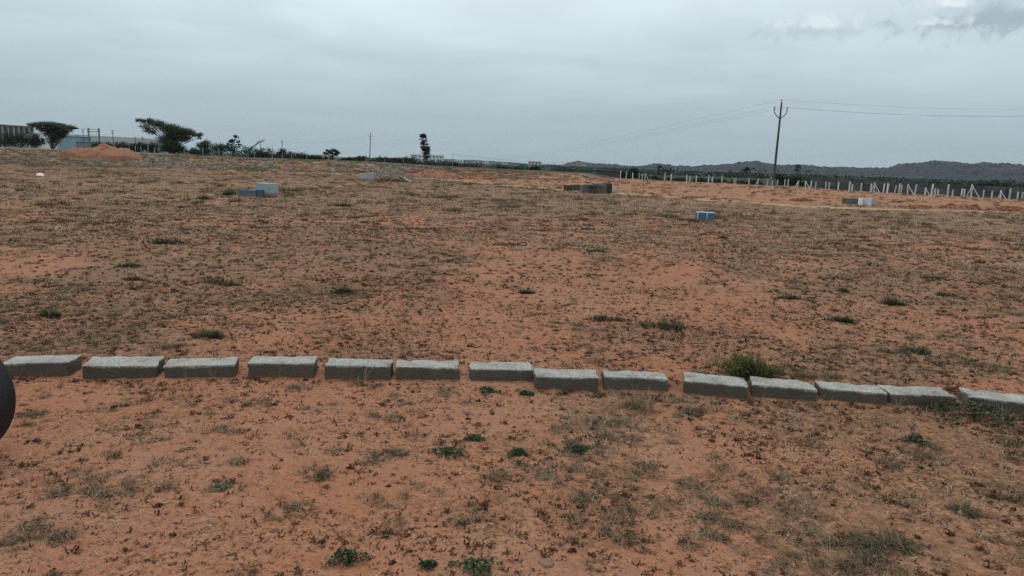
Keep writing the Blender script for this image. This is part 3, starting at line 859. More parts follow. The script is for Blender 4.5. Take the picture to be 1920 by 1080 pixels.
# ------------------------------------------------------------------ wheel at the edge of the frame
def lathe(profile, n, axis_y=True):
    vs = []; fs = []
    m_ = len(profile)
    for k in range(n):
        a = k * math.tau / n
        for (yy, rr) in profile: vs.append((rr * math.cos(a), yy, rr * math.sin(a)))
    for k in range(n):
        for i in range(m_ - 1):
            fs.append((k * m_ + i, k * m_ + i + 1, ((k + 1) % n) * m_ + i + 1, ((k + 1) % n) * m_ + i))
    return vs, fs
def build_wheel():
    Rw, wd = .345, .20
    g = flat_hit(-115, 872, 0.0)
    e = empty('parked_vehicle_wheel', (g[0], g[1], Rw - .012), R(6))
    e.rotation_euler = (0, 0, R(8))
    h_ = wd / 2
    prof = [(-h_ * .72, Rw * .62), (-h_ * .95, Rw * .68), (-h_, Rw * .78), (-h_ * .98, Rw * .88), (-h_ * .90, Rw * .945), (-h_ * .80, Rw * .978)]
    for y0 in np.linspace(-.74, .66, 8):
        prof += [(h_ * (y0), Rw * .995), (h_ * (y0 + .10), Rw), (h_ * (y0 + .12), Rw * .978), (h_ * (y0 + .15), Rw * .978)]
    prof += [(-a, b) for a, b in reversed(prof[:6])]
    vs, fs = lathe(prof, 72)
    mesh_obj('tyre', vs, fs, MATS['rubber'], e, True)
    rp = [(-h_ * .72, Rw * .64), (-h_ * .80, Rw * .615), (-h_ * .6, Rw * .57), (0, Rw * .54), (h_ * .6, Rw * .57), (h_ * .8, Rw * .615), (h_ * .72, Rw * .64)]
    vs, fs = lathe(rp, 48); mesh_obj('rim', vs, fs, MATS['rim_metal'], e, True)
    for k in range(7):
        mb = MB(); a = k * math.tau / 7
        c, s_ = math.cos(a), math.sin(a)
        mb.tube([(c * .03, -h_ * .45, s_ * .03), (c * Rw * .3, -h_ * .55, s_ * Rw * .3), (c * Rw * .57, -h_ * .55, s_ * Rw * .57)], [.03, .022, .028], 6)
        mb.build('spoke', MATS['rim_metal'], e)
    vs, fs = lathe([(-h_ * .7, .0005), (-h_ * .7, .035), (-h_ * .6, .05), (h_ * .5, .05), (h_ * .5, .0005)], 24)
    mesh_obj('hub', vs, fs, MATS['rim_metal'], e, True)
    vs, fs = lathe([(h_ * .2, .0005), (h_ * .2, Rw * .55), (h_ * .3, Rw * .55), (h_ * .3, .0005)], 32); mesh_obj('brake_disc', vs, fs, MATS['pole_dark'], e, True)
    tag(e, 'black rubber vehicle tyre at the edge of the picture beside the first kerb stone', 'wheel')
build_wheel()

# ------------------------------------------------------------------ single plants close by
def weed(px, py, wpx, hpx, name, label, mat, n, lsize, group=None, kind='leaf', cat='plant', lean0=.35):
    g = hit(px, py); k = mpp(px, py, g[1])
    rx = wpx * k / 2; hz = max(hpx * k * (.6 if kind == 'leaf' else 1.0), .02)
    e = empty(name, (g[0], g[1], float(gz(g[0], g[1]))))
    if kind == 'leaf':
        # leaves on short stems, low domed cushion
        a = rng.uniform(0, math.tau, n); q = rng.uniform(0, 1, n) ** .6
        lobes = 1 + .35 * np.sin(a * 3 + rng.uniform(0, 6)) + .2 * np.sin(a * 7)
        c = np.stack([np.cos(a) * q * rx * lobes, np.sin(a) * q * rx * .8 * lobes, hz * (1 - q ** 2) * rng.uniform(.25, 1.0, n) + .01], 1)
        vs, fs = leaf_quads(c, lsize, .45, .62)
        mesh_obj('foliage', vs, fs, MATS[mat], e)
        mb = MB()
        for i in range(12):
            j = rng.integers(0, n)
            mb.tube([(0, 0, -.02), tuple(c[j] * np.array([.5, .5, .6])), tuple(c[j])], [.003, .0025, .0015], 4)
        mb.build('stem', MATS['dry_stub'], e)
    else:
        b = disc(n, 1.0, .75)
        nsub = 9                                     # ragged outline: a scatter of small overlapping sub-clumps
        sc_ = disc(nsub, .72, .5); sr = rng.uniform(.22, .5, nsub); pk = rng.integers(0, nsub, n)
        b = sc_[pk] + b * sr[pk][:, None]
        b[:, 0] *= rx; b[:, 1] *= min(rx, max(rx * .55, .10))
        edge = 1 - .55 * np.hypot(b[:, 0] / rx, b[:, 1] / rx)
        b[:, 2] -= .012
        vs, fs = blades(b, rng.uniform(0, math.tau, n), rng.uniform(lean0, 1.45, n), hz * rng.uniform(.6, 1.5, n) * edge + .02, np.full(n, lsize) * rng.uniform(.6, 1.3, n), rng.uniform(.0, .8, n))
        mesh_obj('blades', vs, fs, MATS[mat], e)
    tag(e, label, cat, group)
    return e
GW = 'small green weeds on the near soil'
for px, py, wp, hp, lb in [
    (650, 1052, 66, 34, 'bright green leafy weed clump at the bottom edge of the picture, the largest green one'),
    (895, 1074, 78, 22, 'wide green weed clump cut by the bottom edge of the picture'),
    (803, 1068, 26, 14, 'tiny green weed between the two larger clumps at the bottom edge'),
    (843, 850, 66, 18, 'flat green weed patch in front of the sixth kerb stone'),
    (890, 824, 40, 14, 'small bright green weed in front of the seventh kerb stone'),
    (972, 850, 34, 18, 'dull green weed right of the flat green patch'),
    (1086, 846, 40, 16, 'small bright green weed in front of the eighth kerb stone'),
    (1716, 826, 42, 24, 'lone bright green leafy weed in front of the thirteenth kerb stone'),
    (915, 735, 34, 18, 'dark green weed just in front of the seventh kerb stone'),
    (985, 737, 26, 10, 'low dull weed beside the gap before the eighth kerb stone')]:
    weed(px, py, wp, hp, 'green_weed', lb, 'green_weed', 190, .020, GW)
GD = 'olive creeping grass clumps on the near soil'
for px, py, wp, hp, lb in [
    (385, 812, 150, 16, 'long dark streak of creeping grass below the third kerb stone'),
    (715, 858, 150, 34, 'dense dark creeping grass clump near the picture centre'),
    (590, 890, 110, 40, 'dark dry creeping clump left of the dense centre clump'),
    (285, 918, 120, 18, 'flat olive grass streak on the bare soil at lower left'),
    (430, 918, 60, 24, 'small olive grass clump beside the flat streak at lower left'),
    (75, 878, 50, 18, 'small dull grass clump near the tyre at the left edge'),
    (540, 958, 160, 34, 'wide grey olive creeping grass patch at lower left of centre'),
    (1310, 770, 90, 24, 'olive grass tuft in front of the tenth kerb stone'),
    (1660, 930, 150, 20, 'flat olive grass streak at lower right'),
    (1650, 1010, 170, 60, 'large grey olive grass cushion at lower right'),
    (1815, 950, 46, 40, 'upright dark weed at the lower right'),
    (1110, 1058, 50, 26, 'dark brown dead clump near the bottom edge right of centre'),
    (60, 775, 70, 26, 'dry grass clump next to the tyre tread')]:
    weed(px, py, wp, hp * .6, 'creeping_grass', lb, 'olive_grass', 1050, .0040, GD, 'blade', 'grass clump', 1.0)
# grass tufts out on the field
GT = 'green grass tufts out on the field'
for px, py, wp, hp, lb in [
    (295, 455, 125, 14, 'long dark green grass tuft far out at left, behind the largest tuft'),
    (430, 533, 120, 18, 'largest green grass tuft in the left half of the field'),
    (640, 548, 60, 16, 'green grass tuft right of the largest left tuft'),
    (388, 628, 66, 22, 'dark domed tuft just behind the third kerb stone'),
    (90, 592, 50, 20, 'green tuft near the left edge behind the second kerb stone'),
    (250, 525, 46, 12, 'dark brown tuft left of the largest left tuft'),
    (242, 500, 52, 12, 'olive tuft above the dark brown one at left'),
    (985, 548, 44, 12, 'green tuft in the middle of the field'),
    (1135, 600, 80, 16, 'low olive tuft behind the ninth kerb stone'),
    (1240, 612, 110, 22, 'broad dark green patch behind the tenth kerb stone'),
    (1580, 605, 76, 18, 'round olive tuft behind the twelfth kerb stone'),
    (1672, 570, 64, 18, 'round brown olive tuft right of the middle of the field'),
    (1748, 522, 70, 12, 'dark green flat tuft at right, farther than the round ones'),
    (1770, 553, 60, 10, 'small olive tuft in front of the dark flat one at right'),
    (1637, 498, 34, 10, 'small dark tuft far out at right'),
    (955, 460, 70, 10, 'brownish tuft far out in the centre'),
    (1122, 475, 44, 10, 'small dark green tuft far out right of the centre'),
    (385, 374, 40, 12, 'green tuft left of the blue and white blocks'),
    (650, 387, 60, 10, 'flat green tuft right of the blue and white blocks'),
    (1290, 416, 44, 10, 'dark tuft touching the pair of blue blocks'),
    (430, 366, 36, 16, 'olive tuft against the blue block'),
    (540, 360, 50, 16, 'dry olive tuft behind the pale block'),
    (1480, 560, 60, 14, 'grey olive tuft in the right half of the field'),
    (1715, 660, 70, 16, 'dark olive patch behind the thirteenth kerb stone'),
    (20, 455, 40, 10, 'dark green tuft at the left edge far out'),
    (1580, 545, 24, 12, 'tiny upright green tuft between the round tufts')]:
    weed(px, py, wp, hp, 'grass_tuft', lb, 'green_tuft', 420, .009 if py > 500 else .016, GT, 'blade', 'grass tuft', .5)

# the green shrub behind the kerb
def shrub():
    g = hit(1412, 712); k = mpp(1412, 700, g[1])
    e = empty('green_shrub', (g[0], g[1] + .06, float(gz(g[0], g[1]))))
    cs = []; mb = MB()
    for i in range(105):
        a = rng.uniform(-1, 1); tx = a * 78 * k + rng.normal() * .015
        hgt = (50 - 34 * abs(a + .15) ** 1.2 + 7 * math.sin(a * 9)) * k * rng.uniform(.35, 1.1)
        ty = rng.uniform(-.10, .14)
        pts = [(tx * .35, ty * .4, -.02), (tx * .75, ty * .8, hgt * .55), (tx, ty, hgt)]
        mb.tube(pts, [.0035, .003, .0012], 4)
        for q in np.linspace(.25, 1.0, 12):
            b = np.array(pts[0]) * (1 - q) + np.array(pts[2]) * q
            b = b + np.array([0, 0, 1]) * .03 * math.sin(q * 3.1)
            for _ in range(3): cs.append(b + rng.normal(size=3) * .012)
    mb.build('stem', MATS['shrub_leaf'], e)
    vs, fs = leaf_quads(np.array(cs), .021, .1, .36)
    mesh_obj('foliage', vs, fs, MATS['shrub_leaf'], e)
    tag(e, 'feathery green shrub growing just behind the kerb row', 'shrub')
shrub()
weed(1530, 708, 130, 18, 'dry_grass_clump', 'dry grey green grass trailing behind the kerb right of the green shrub', 'olive_grass', 700, .0045, None, 'blade', 'grass clump')
e = weed(1830, 782, 190, 44, 'creeping_plant', 'dark creeping plant sprawling against the front of the last kerb stone', 'dark_creeper', 900, .028, None, 'leaf', 'plant')
weed(1745, 765, 90, 26, 'dry_grass_clump', 'tangled dry grass against the front of the thirteenth kerb stone', 'dark_creeper', 500, .0045, None, 'blade', 'grass clump')
weed(1200, 760, 90, 46, 'dry_grass_clump', 'pale dry grass tuft in front of the ninth kerb stone', 'dry_mat', 260, .0035, None, 'blade', 'grass clump')

# single stones
def stone(px, py, size, mat, label):
    g = hit(px, py)
    o = clod_mesh('stone', mat, size)
    o.location = (g[0], g[1], float(gz(g[0], g[1])) + size * .25); o.rotation_euler = (0, 0, random.uniform(0, 6))
    tag(o, label, 'stone')
stone(1398, 925, .026, 'clod_red', 'small brown stone lying on the soil at lower right')
stone(703, 775, .022, 'clod_red', 'small dark clod in front of the fifth kerb stone')
stone(75, 331, .17, 'white_stone', 'white stone lying in the far field at left')
stone(1025, 1060, .03, 'pebble', 'pale stone half sunk near the bottom edge')
stone(46, 757, .035, 'clod_red', 'dark red clod lying beside the tyre')

# ------------------------------------------------------------------ blocks left on the plots
def block(name, px, base_py, wpx, hpx, dep, mat, label, cat='block', group=None, yaw=0.0, dy=0.0, lift=0.0, jit=.012, tilt=0.0, Y=None):
    g = hit(px, base_py) if Y is None else at(px, base_py, Y)
    yy = g[1] + dy; xx = g[0] * yy / g[1]
    k = mpp(px, base_py, yy)
    W_, H_ = wpx * k, hpx * k
    mb = MB(); mb.box((0, dep / 2, H_ / 2 - .02), (W_, dep, H_ + .04), None, .012, jit)
    o = mb.build(name, MATS[mat])
    o.location = (xx, yy, float(gz(xx, yy)) + lift); o.rotation_euler = (0, tilt, yaw)
    tag(o, label, cat, group)
    return o
# blue and white blocks, left
block('concrete_block', 494.5, 371, 36, 26, .42, 'pale_cyan_paint', 'large pale weathered block behind the blue one at left', yaw=R(-14), dy=.45)
block('concrete_block', 463.5, 369, 32, 13, .34, 'blue_paint', 'long blue painted block in front of the pale block', yaw=R(10), dy=-.2)
block('concrete_block', 485, 370, 12, 14, .25, 'blue_paint', 'short dark blue block wedged against the pale block', yaw=R(-4), dy=.05)
# pair of blue blocks, right: recessed faces with the lit top and left edge painted in paler blue
def blue_pair():
    for q, (px, lb) in enumerate([(1314.5, 'left one of the pair of small blue blocks on the field'), (1331.5, 'right one of the pair of small blue blocks on the field')]):
        g = hit(1322, 417); Y = g[1]; k = mpp(1322, 417, Y)
        c = at(px, 417, Y)
        W_, H_, D_ = 16.4 * k, 17.5 * k, .26
        e = empty('blue_block', (c[0], c[1], float(gz(c[0], c[1])) - .01), R(4 if q else -3))
        mb = MB(); mb.box((0, D_ / 2, H_ / 2), (W_, D_, H_), None, .008, .003); mb.build('body', MATS['blue_paint'], e)
        mb = MB(); mb.box((0, D_ / 2, H_ + .011), (W_ * 1.02, D_ * 1.02, .022), None, .004, .003); mb.build('top', MATS['lit_blue_paint'], e)
        mb = MB(); mb.box((-W_ / 2 + .016, -.007, H_ / 2 + .01), (.034, .016, H_ - .03), None, .003); mb.build('edge', MATS['lit_blue_paint'], e)  # paler strip painted as the side-lit edge
        tag(e, lb, 'block', 'blue painted blocks on the field')
blue_pair()
# grey slabs by the brush heap
block('concrete_slab', 681, 337.5, 13.5, 12.5, .25, 'pale_block', 'pale grey slab, left of the two beside the brush heap', yaw=R(12))
block('concrete_slab', 695, 339.5, 14, 14.5, .3, 'mid_block', 'darker grey slab, right of the two beside the brush heap', yaw=R(-12))
# stack of upright blocks
SB = 'upright grey blocks stacked on the scraped ground'
for k in range(11):
    px = 1090.5 + k * 5.4
    block('concrete_block', px, 362.3, 5.3, random.uniform(15.5, 17.5) + (1.5 if k > 8 else 0), .32, 'grey_block' if k < 9 else 'shed_dark',
          'upright grey block, %s from the right end of the dark block stack' % ORD[10 - k], 'block', SB, yaw=R(random.uniform(-4, 4)), dy=random.uniform(-.08, .08), jit=.008)
MB_ = 'mossy blocks at the low end of the stack'
for k in range(5):
    px = 1058.5 + k * 6.4
    block('mossy_block', px + 1.5, 357.3, 6.3, random.uniform(10.3, 11.6), .32, 'mossy_block', 'dark mossy block, %s from the left end of the low stack' % ORD[k], 'block', MB_, yaw=R(random.uniform(-3, 3)), jit=.008)
for k, (px, py, wp, hp, tl) in enumerate([(1117, 344, 13, 3, .06), (1128, 343.6, 14, 4, -.15), (1137, 341.5, 16, 4.5, -.35), (1110, 345.5, 8, 2.5, .1)]):
    g = hit(1100, 362.3); c = at(px, py + 1.5, g[1] + .12); kk = mpp(px, py, g[1])
    mb = MB(); mb.box((0, 0, 0), (wp * kk, .22, hp * kk), None, .012, .015)
    o = mb.build('broken_slab', MATS['grey_block']); o.location = tuple(c); o.rotation_euler = (random.uniform(-.1, .1), tl, random.uniform(-.3, .3))
    tag(o, ['flat broken slab lying on top of the grey block stack', 'tilted broken slab in the middle on top of the grey block stack',
            'steepest broken slab sticking up at the right on the grey block stack', 'smallest broken slab at the left on top of the grey block stack'][k], 'slab')
# pile with white posts, right
block('concrete_block', 1586, 382.5, 5, 11, .3, 'mossy_block', 'mossy dark block at the left end of the pile with white posts', yaw=R(5))
for k in range(5):
    block('concrete_block', 1590.5 + k * 4.7, 383, 4.6, 11.2 + .3 * (k % 2), .3, 'grey_block', 'dark grey block, %s in the row left of the white posts' % ORD[k], 'block', 'dark blocks of the pile with white posts', jit=.008)
block('white_post', 1613.4, 385.3, 5.2, 14.5, .14, 'painted_white', 'short white post at the front of the block pile, left of two', 'post', dy=-.25)
block('concrete_block', 1621.5, 384.3, 11, 12.2, .3, 'pale_block', 'pale grey block between the two short white posts', dy=.05)
block('white_post', 1630.7, 385.6, 5.2, 14, .14, 'painted_white', 'short white post at the front of the block pile, right of two', 'post', dy=-.25)
block('concrete_block', 1638, 384.6, 9, 11.5, .3, 'mid_block', 'blue grey block at the right end of the pile with white posts', yaw=R(-8))
block('concrete_block', 1140.5 + 15, 361.5, 9, 5.5, .2, 'mid_block', 'small broken block at the right foot of the grey block stack', yaw=R(20), jit=.03)

# ------------------------------------------------------------------ heaps
def heap(name, px, base_py, wpx, hpx, mat, label, cat, seed, ratio=.55, lump=.35, n=44, peak=1.2):
    g = hit(px, base_py); k = mpp(px, base_py, g[1])
    rx, ry, H_ = wpx * k / 2, wpx * k / 2 * ratio, hpx * k
    cx, cy = g[0], g[1] + ry
    u = np.linspace(-1, 1, n); X, Yv = np.meshgrid(u, u, indexing='ij')
    rr = np.hypot(X, Yv)
    x, y = X * rx, Yv * ry
    nse = .6 * fbm((x + seed * 3) / (.28 * rx + .3), (y - seed) / (.28 * rx + .3), seed, 4) + .4 * fbm((x - seed) / .35, (y + seed) / .35, seed + 9, 3)
    fal = np.clip(1 - rr * (.85 + .5 * (fbm(X * 2 + seed, Yv * 2, seed + 5, 2) - .3)), 0, 1) ** peak
    z = H_ * fal * (1 + lump * 2 * (nse - .5)) * 1.12
    z = np.where(rr > .98, -.15, z - .03)
    zg = gz(x + cx, y + cy)
    vs = np.stack([x, y, z + zg - float(gz(cx, cy))], 2).reshape(-1, 3)
    fs = [(i * n + j, (i + 1) * n + j, (i + 1) * n + j + 1, i * n + j + 1) for i in range(n - 1) for j in range(n - 1)]
    o = mesh_obj(name, vs, fs, MATS[mat], None, True)
    o.location = (cx, cy, float(gz(cx, cy)))
    mb = MB()
    for _ in range(90 if lump > .5 else 60):
        a = rng.uniform(0, math.tau); q = rng.uniform(.1, 1.0) ** .6
        i_, j_ = int((math.cos(a) * q * .93 + 1) / 2 * (n - 1)), int((math.sin(a) * q * .93 + 1) / 2 * (n - 1))
        pz = vs[i_ * n + j_]; sz_ = .05 * (3.0 ** rng.uniform(0, 1) ** 2.2) * (1.2 if mat == 'rubble_grey' else .85)
        M3 = Matrix.Rotation(rng.uniform(0, 6), 3, 'Z') @ Matrix.Rotation(rng.uniform(-.8, .8), 3, 'X')
        mb.box((pz[0] + rng.normal() * .05, pz[1], pz[2] + sz_ * .15), (sz_ * 1.5, sz_ * 1.1, sz_), M3, 0, sz_ * .2)
    cl = mb.build('clods', MATS['rubble_grey' if mat == 'rubble_grey' else 'clod_red'], o)
    cl['kind'] = 'stuff'
    tag(o, label, cat)
    return o
heap('soil_mound', 168, 299, 158, 23, 'loose_soil', 'large orange red mound of dug soil in front of the acacia trees', 'soil mound', 3, .6, .42, 64, .50)
heap('soil_heap', 815, 333, 130, 13, 'loose_soil', 'low lumpy red soil heap below the fan palm', 'soil heap', 5, .4, .8, 56, .8)
heap('soil_heap', 900, 337, 90, 9, 'loose_soil', 'low lumpy soil heap right of the one below the palm', 'soil heap', 8, .4, .8, 50, .8)
heap('soil_heap', 555, 318, 90, 12, 'loose_soil', 'low dull red soil heap behind the track left of the grey slabs', 'soil heap', 12, .4, .7, 50, .8)
heap('soil_heap', 1720, 391, 90, 6, 'loose_soil', 'long low soil ridge right of the pile with white posts', 'soil heap', 14, .3, .9, 50, .7)
heap('soil_heap', 1810, 393, 110, 9, 'loose_soil', 'lumpy red soil ridge near the right edge below the fence', 'soil heap', 15, .3, .9, 50, .7)
heap('soil_heap', 1905, 396, 90, 9, 'loose_soil', 'lumpy red soil ridge cut by the right edge of the picture', 'soil heap', 18, .3, .9, 50, .7)
heap('soil_heap', 1505, 377, 50, 4, 'loose_soil', 'small soil heap left of the pile with white posts', 'soil heap', 19, .4, .9, 40, .7)
heap('rubble_heap', 290, 313, 110, 15, 'rubble_grey', 'grey rubble heap beside the large orange mound', 'rubble heap', 22, .45, .8, 56, .8)
heap('rubble_heap', 490, 314, 130, 9, 'rubble_grey', 'grey brown rubble heap on the bank above the track', 'rubble heap', 25, .45, .8, 56, .8)
heap('rubble_heap', 730, 326, 90, 11, 'rubble_grey', 'broken rubble heap behind the two grey slabs', 'rubble heap', 29, .45, .9, 50, .8)
# brush heap with loose sticks
def brush_heap():
    g = hit(735, 341); k = mpp(735, 341, g[1])
    e = empty('brush_heap', (g[0], g[1] + .6, float(gz(g[0], g[1]))))
    mb = MB()
    for i in range(170):
        a = rng.uniform(0, math.tau); x0 = rng.normal() * 13 * k; ln = rng.uniform(.3, 1.1)
        z0 = abs(rng.normal()) * 4.5 * k
        d = np.array([math.cos(a), math.sin(a) * .5, rng.uniform(-.25, .55)]); d /= np.linalg.norm(d)
        p0 = np.array([x0, rng.normal() * .45, z0])
        p1 = p0 + d * ln
        p1[2] = max(p1[2], .02); pm = (p0 + p1) / 2 + np.array([0, 0, rng.uniform(-.04, .06)])
        mb.tube([p0, pm, p1], [.022, .016, .007], 4)
    mb.build('twigs', MATS['dead_wood'], e)
    c = rng.normal(size=(2600, 3)) * np.array([15 * k, .45, 3.5 * k]); c[:, 2] = np.abs(c[:, 2])
    vs, fs = leaf_quads(c, .10, .3, .5); mesh_obj('dry_leaves', vs, fs, MATS['olive_grass'], e)
    tag(e, 'dull brushwood heap right of the two grey slabs', 'brush heap')
    mb = MB(); mb.box((0, 0, 0), (17 * k, .12, .09), None, .01, .01)
    o = mb.build('plank', MATS['plank']); c = at(764, 337.5, g[1] - .1); o.location = tuple(c); o.rotation_euler = (0, R(24), R(-14))
    tag(o, 'pale plank lying slanted at the end of the brushwood heap', 'plank')
brush_heap()

# ------------------------------------------------------------------ the fence of short posts
def post(px, base_py, hpx, label, wd=.10, mat='post_white', group='white posts of the boundary fence', lean=0.0, cap=False, braces=(), Y=None):
    if Y is None: g = flat_hit(px, base_py)
    else:
        g = at(px, base_py, Y)
    k = mpp(px, base_py, g[1])
    H_ = hpx * k
    e = empty('fence_post', (g[0], g[1], float(gz(g[0], g[1]))))
    mb = MB(); mb.box((0, 0, H_ / 2 - .1), (wd, wd, H_ + .2), None, .008, .004)
    o = mb.build('post', MATS[mat], e); o.rotation_euler = (random.uniform(-.02, .02), lean, random.uniform(-.2, .2))
    if cap:
        mb = MB(); mb.box((0, 0, H_ + .055), (wd * 1.3, wd * 1.3, .11), None, .008, .004)
        c = mb.build('cap', MATS['cap_black'], e); c.rotation_euler = (0, lean, 0)
    for b in braces:
        mb = MB(); mb.tube([(0, 0, H_ * .85), (b * H_ * .55, -.25, -.08)], [.034, .034], 4)
        mb.build('brace', MATS[mat], e)
    tag(e, label, 'fence post', group)
    return e
def fence_base(px): return float(np.interp(px, [q[0] for q in FENCE_PX], [q[1] for q in FENCE_PX]))
POSTS = [(1163, 15, 0, 0, ()), (1174, 13, 0, 0, ()), (1186, 13, 0, 0, ()), (1198, 12, 0, 0, ()), (1204, 11, 0, 0, ()), (1209, 13, 0, 0, (1,)), (1246, 15, 0, 0, ()), (1258, 14, 0, 0, ()),
         (1287, 14, 0, 0, ()), (1293, 11, 0, 0, ()), (1305, 13, 0, 0, ()), (1328, 14, 0, 0, ()), (1335, 12, 0, 0, ()), (1353, 14, .03, 0, ()), (1376, 12, 0, 0, ()), (1379, 11, 0, 0, ()),
         (1404, 13, 0, 0, ()), (1421, 13, .03, 0, (-1,)), (1438, 13, 0, 0, ()), (1448, 12, 0, 0, ()), (1457, 12, 0, 0, ()), (1471, 14, 0, 0, ()), (1477, 14, 0, 0, ()), (1495, 14, .12, 0, (-1,)),
         (1510, 13, -.05, 0, (1,)), (1520, 15, 0, 0, ()), (1529, 13, 0, 0, ()), (1548, 14, 0, 0, ()), (1554, 14, 0, 0, ()), (1571, 15, 0, 0, ()), (1592, 19, 0, 0, ()), (1597, 14, 0, 0, ()),
         (1614, 17, 0, 0, ()), (1632, 17, 0, 0, ()), (1638, 19, 0, 0, (-1, 1)), (1656, 18, 0, 0, ()), (1663, 19, 0, 0, ()), (1677, 15, .08, 0, ()), (1685, 20, 0, 1, ()), (1689, 17, 0, 0, ()),
         (1701, 20, 0, 0, (1,)), (1715, 20, .05, 0, ()), (1734, 15, 0, 0, (1,)), (1746, 23, .03, 1, ()), (1752, 15, 0, 0, ()), (1758, 13, 0, 0, ()), (1776, 24, 0, 1, ()), (1785, 14, 0, 0, ()),
         (1802, 16, 0, 0, ()), (1807, 16, 0, 0, ()), (1820, 26, 0, 1, (-1, 1)), (1843, 16, 0, 0, ()), (1859, 15, 0, 0, ()), (1875, 17, 0, 0, (-1, 1)), (1892, 22, 0, 1, ()), (1907, 16, 0, 0, ()), (1916, 16, 0, 0, ())]
nl = sum(1 for q in POSTS if q[0] < 1453); ncap = 0
for k, (px, hp, ln, cp, br) in enumerate(POSTS):
    left = px < 1453
    which = ORD[nl - 1 - k] if left else ORD[k - nl]
    side = 'left' if left else 'right'
    look = 'white fence post'
    if cp: look = 'tall white fence post with a black top'
    if len(br) == 2: look = 'white fence post with two slanting braces' if not cp else 'tall black topped fence post with two braces'
    elif len(br) == 1: look = 'white fence post with one slanting brace'
    post(px, fence_base(px) + random.uniform(-.6, .9), hp, '%s, %s to the %s of the tall pole' % (look, which, side), 0.10 if hp > 18 else .085, lean=ln + random.uniform(-.02, .02), cap=bool(cp), braces=br,
         mat='post_white')
LEFTP = [(213, 14), (243, 13), (254, 12), (265, 12), (278, 13), (290, 11), (346, 13), (380, 13), (411, 13), (420, 10), (446, 11), (477, 11), (511, 12), (529, 14), (547, 12), (575, 10), (605, 10), (616, 11), (632, 10), (686, 11), (721, 13), (756, 11), (848, 10), (905, 11)]
for k, (px, hp) in enumerate(LEFTP):
    Y = 104
    g = at(px, 300, Y); zz = float(gz(g[0], Y))
    lo, hi = 200.0, 420.0
    for _ in range(40):
        md = (lo + hi) / 2
        if at(px, md, Y)[2] > zz: lo = md
        else: hi = md
    post(px, lo, hp + 2, 'thin grey fence post on the bank, %s from the soil mound' % ORD[k], .075, 'post_grey', 'thin grey posts along the far bank', random.uniform(-.05, .05), Y=Y)

# ------------------------------------------------------------------ compound wall of precast panels behind the fence
def compound_wall():
    A = at(1521, 331.8, 90); B = at(2080, 361, 58)
    L = math.hypot(B[0] - A[0], B[1] - A[1]); ang = math.atan2(B[1] - A[1], B[0] - A[0])
    e = empty('compound_wall', (A[0], A[1], 0), ang)
    n = int(L / 2.1); st = L / n
    slope = (B[2] - A[2]) / L
    rows = 5
    for i in range(n):
        zt = A[2] + slope * (i + .5) * st; zb = -1.25
        for r_ in range(rows):
            h0 = zb + (zt - zb) * r_ / rows; h1 = zb + (zt - zb) * (r_ + 1) / rows
            mb = MB(); mb.box((0, 0, 0), (st - .16, .05, h1 - h0 - .012), None, .006, .004)
            o = mb.build('panel', MATS['wall_panel'], e); o.location = ((i + .5) * st, random.uniform(-.006, .006), (h0 + h1) / 2)
    for i in range(n + 1):
        zt = A[2] + slope * i * st + .04
        mb = MB(); mb.box((i * st, 0, (zt - 1.35) / 2), (.17, .16, zt + 1.35), None, .008, .003)
        mb.build('post', MATS['wall_panel'], e)
    tag(e, 'long dark grey precast panel wall behind the white fence posts', 'wall')
compound_wall()
# small dark cabin behind the wall and dark shed further left
def boxy(name, px, top, bot, wpx, Y, dep, mat, label, cat, roofmat=None, yaw=0.0, win=0):
    c = at(px, (top + bot) / 2, Y); k = mpp(px, top, Y)
    zt = at(px, top, Y)[2]; zg = float(gz(c[0], c[1])) - .2
    e = empty(name, (c[0], c[1], zg), yaw)
    W_ = wpx * k; H_ = zt - zg
    mb = MB(); mb.box((0, dep / 2, H_ / 2), (W_, dep, H_)); mb.build('wall', MATS[mat], e)
    mb = MB(); mb.box((0, dep / 2, H_ + .06), (W_ * 1.04 + .1, dep * 1.03 + .1, .12)); mb.build('roof', MATS[roofmat or mat], e)
    if win:
        hv = at(px, top, Y)[2] - at(px, bot, Y)[2]
        rows_ = 2 if hv > 5 else 1
        ww = W_ / win
        mbw = MB(); mbw.box((0, 0, 0), (ww * .45, .1, hv / rows_ * .42)); proto = None
        for r_ in range(rows_):
            for i in range(win):
                loc = (-W_ / 2 + ww * (i + .5), -.02, H_ - hv / rows_ * (r_ + .5))
                if proto is None:
                    proto = mbw.build('window', MATS['dark_glass'], e); proto.location = loc
                else: linked(proto, e, loc)
    tag(e, label, cat)
    return e
boxy('dark_cabin', 1853.5, 345.5, 358, 17, 82, 1.2, 'cap_black', 'small black boxy cabin showing above the compound wall', 'cabin')
boxy('dark_shed', 1139, 320, 334, 42, 150, 4, 'shed_dark', 'dark grey flat shed at the left end of the white posts', 'shed')

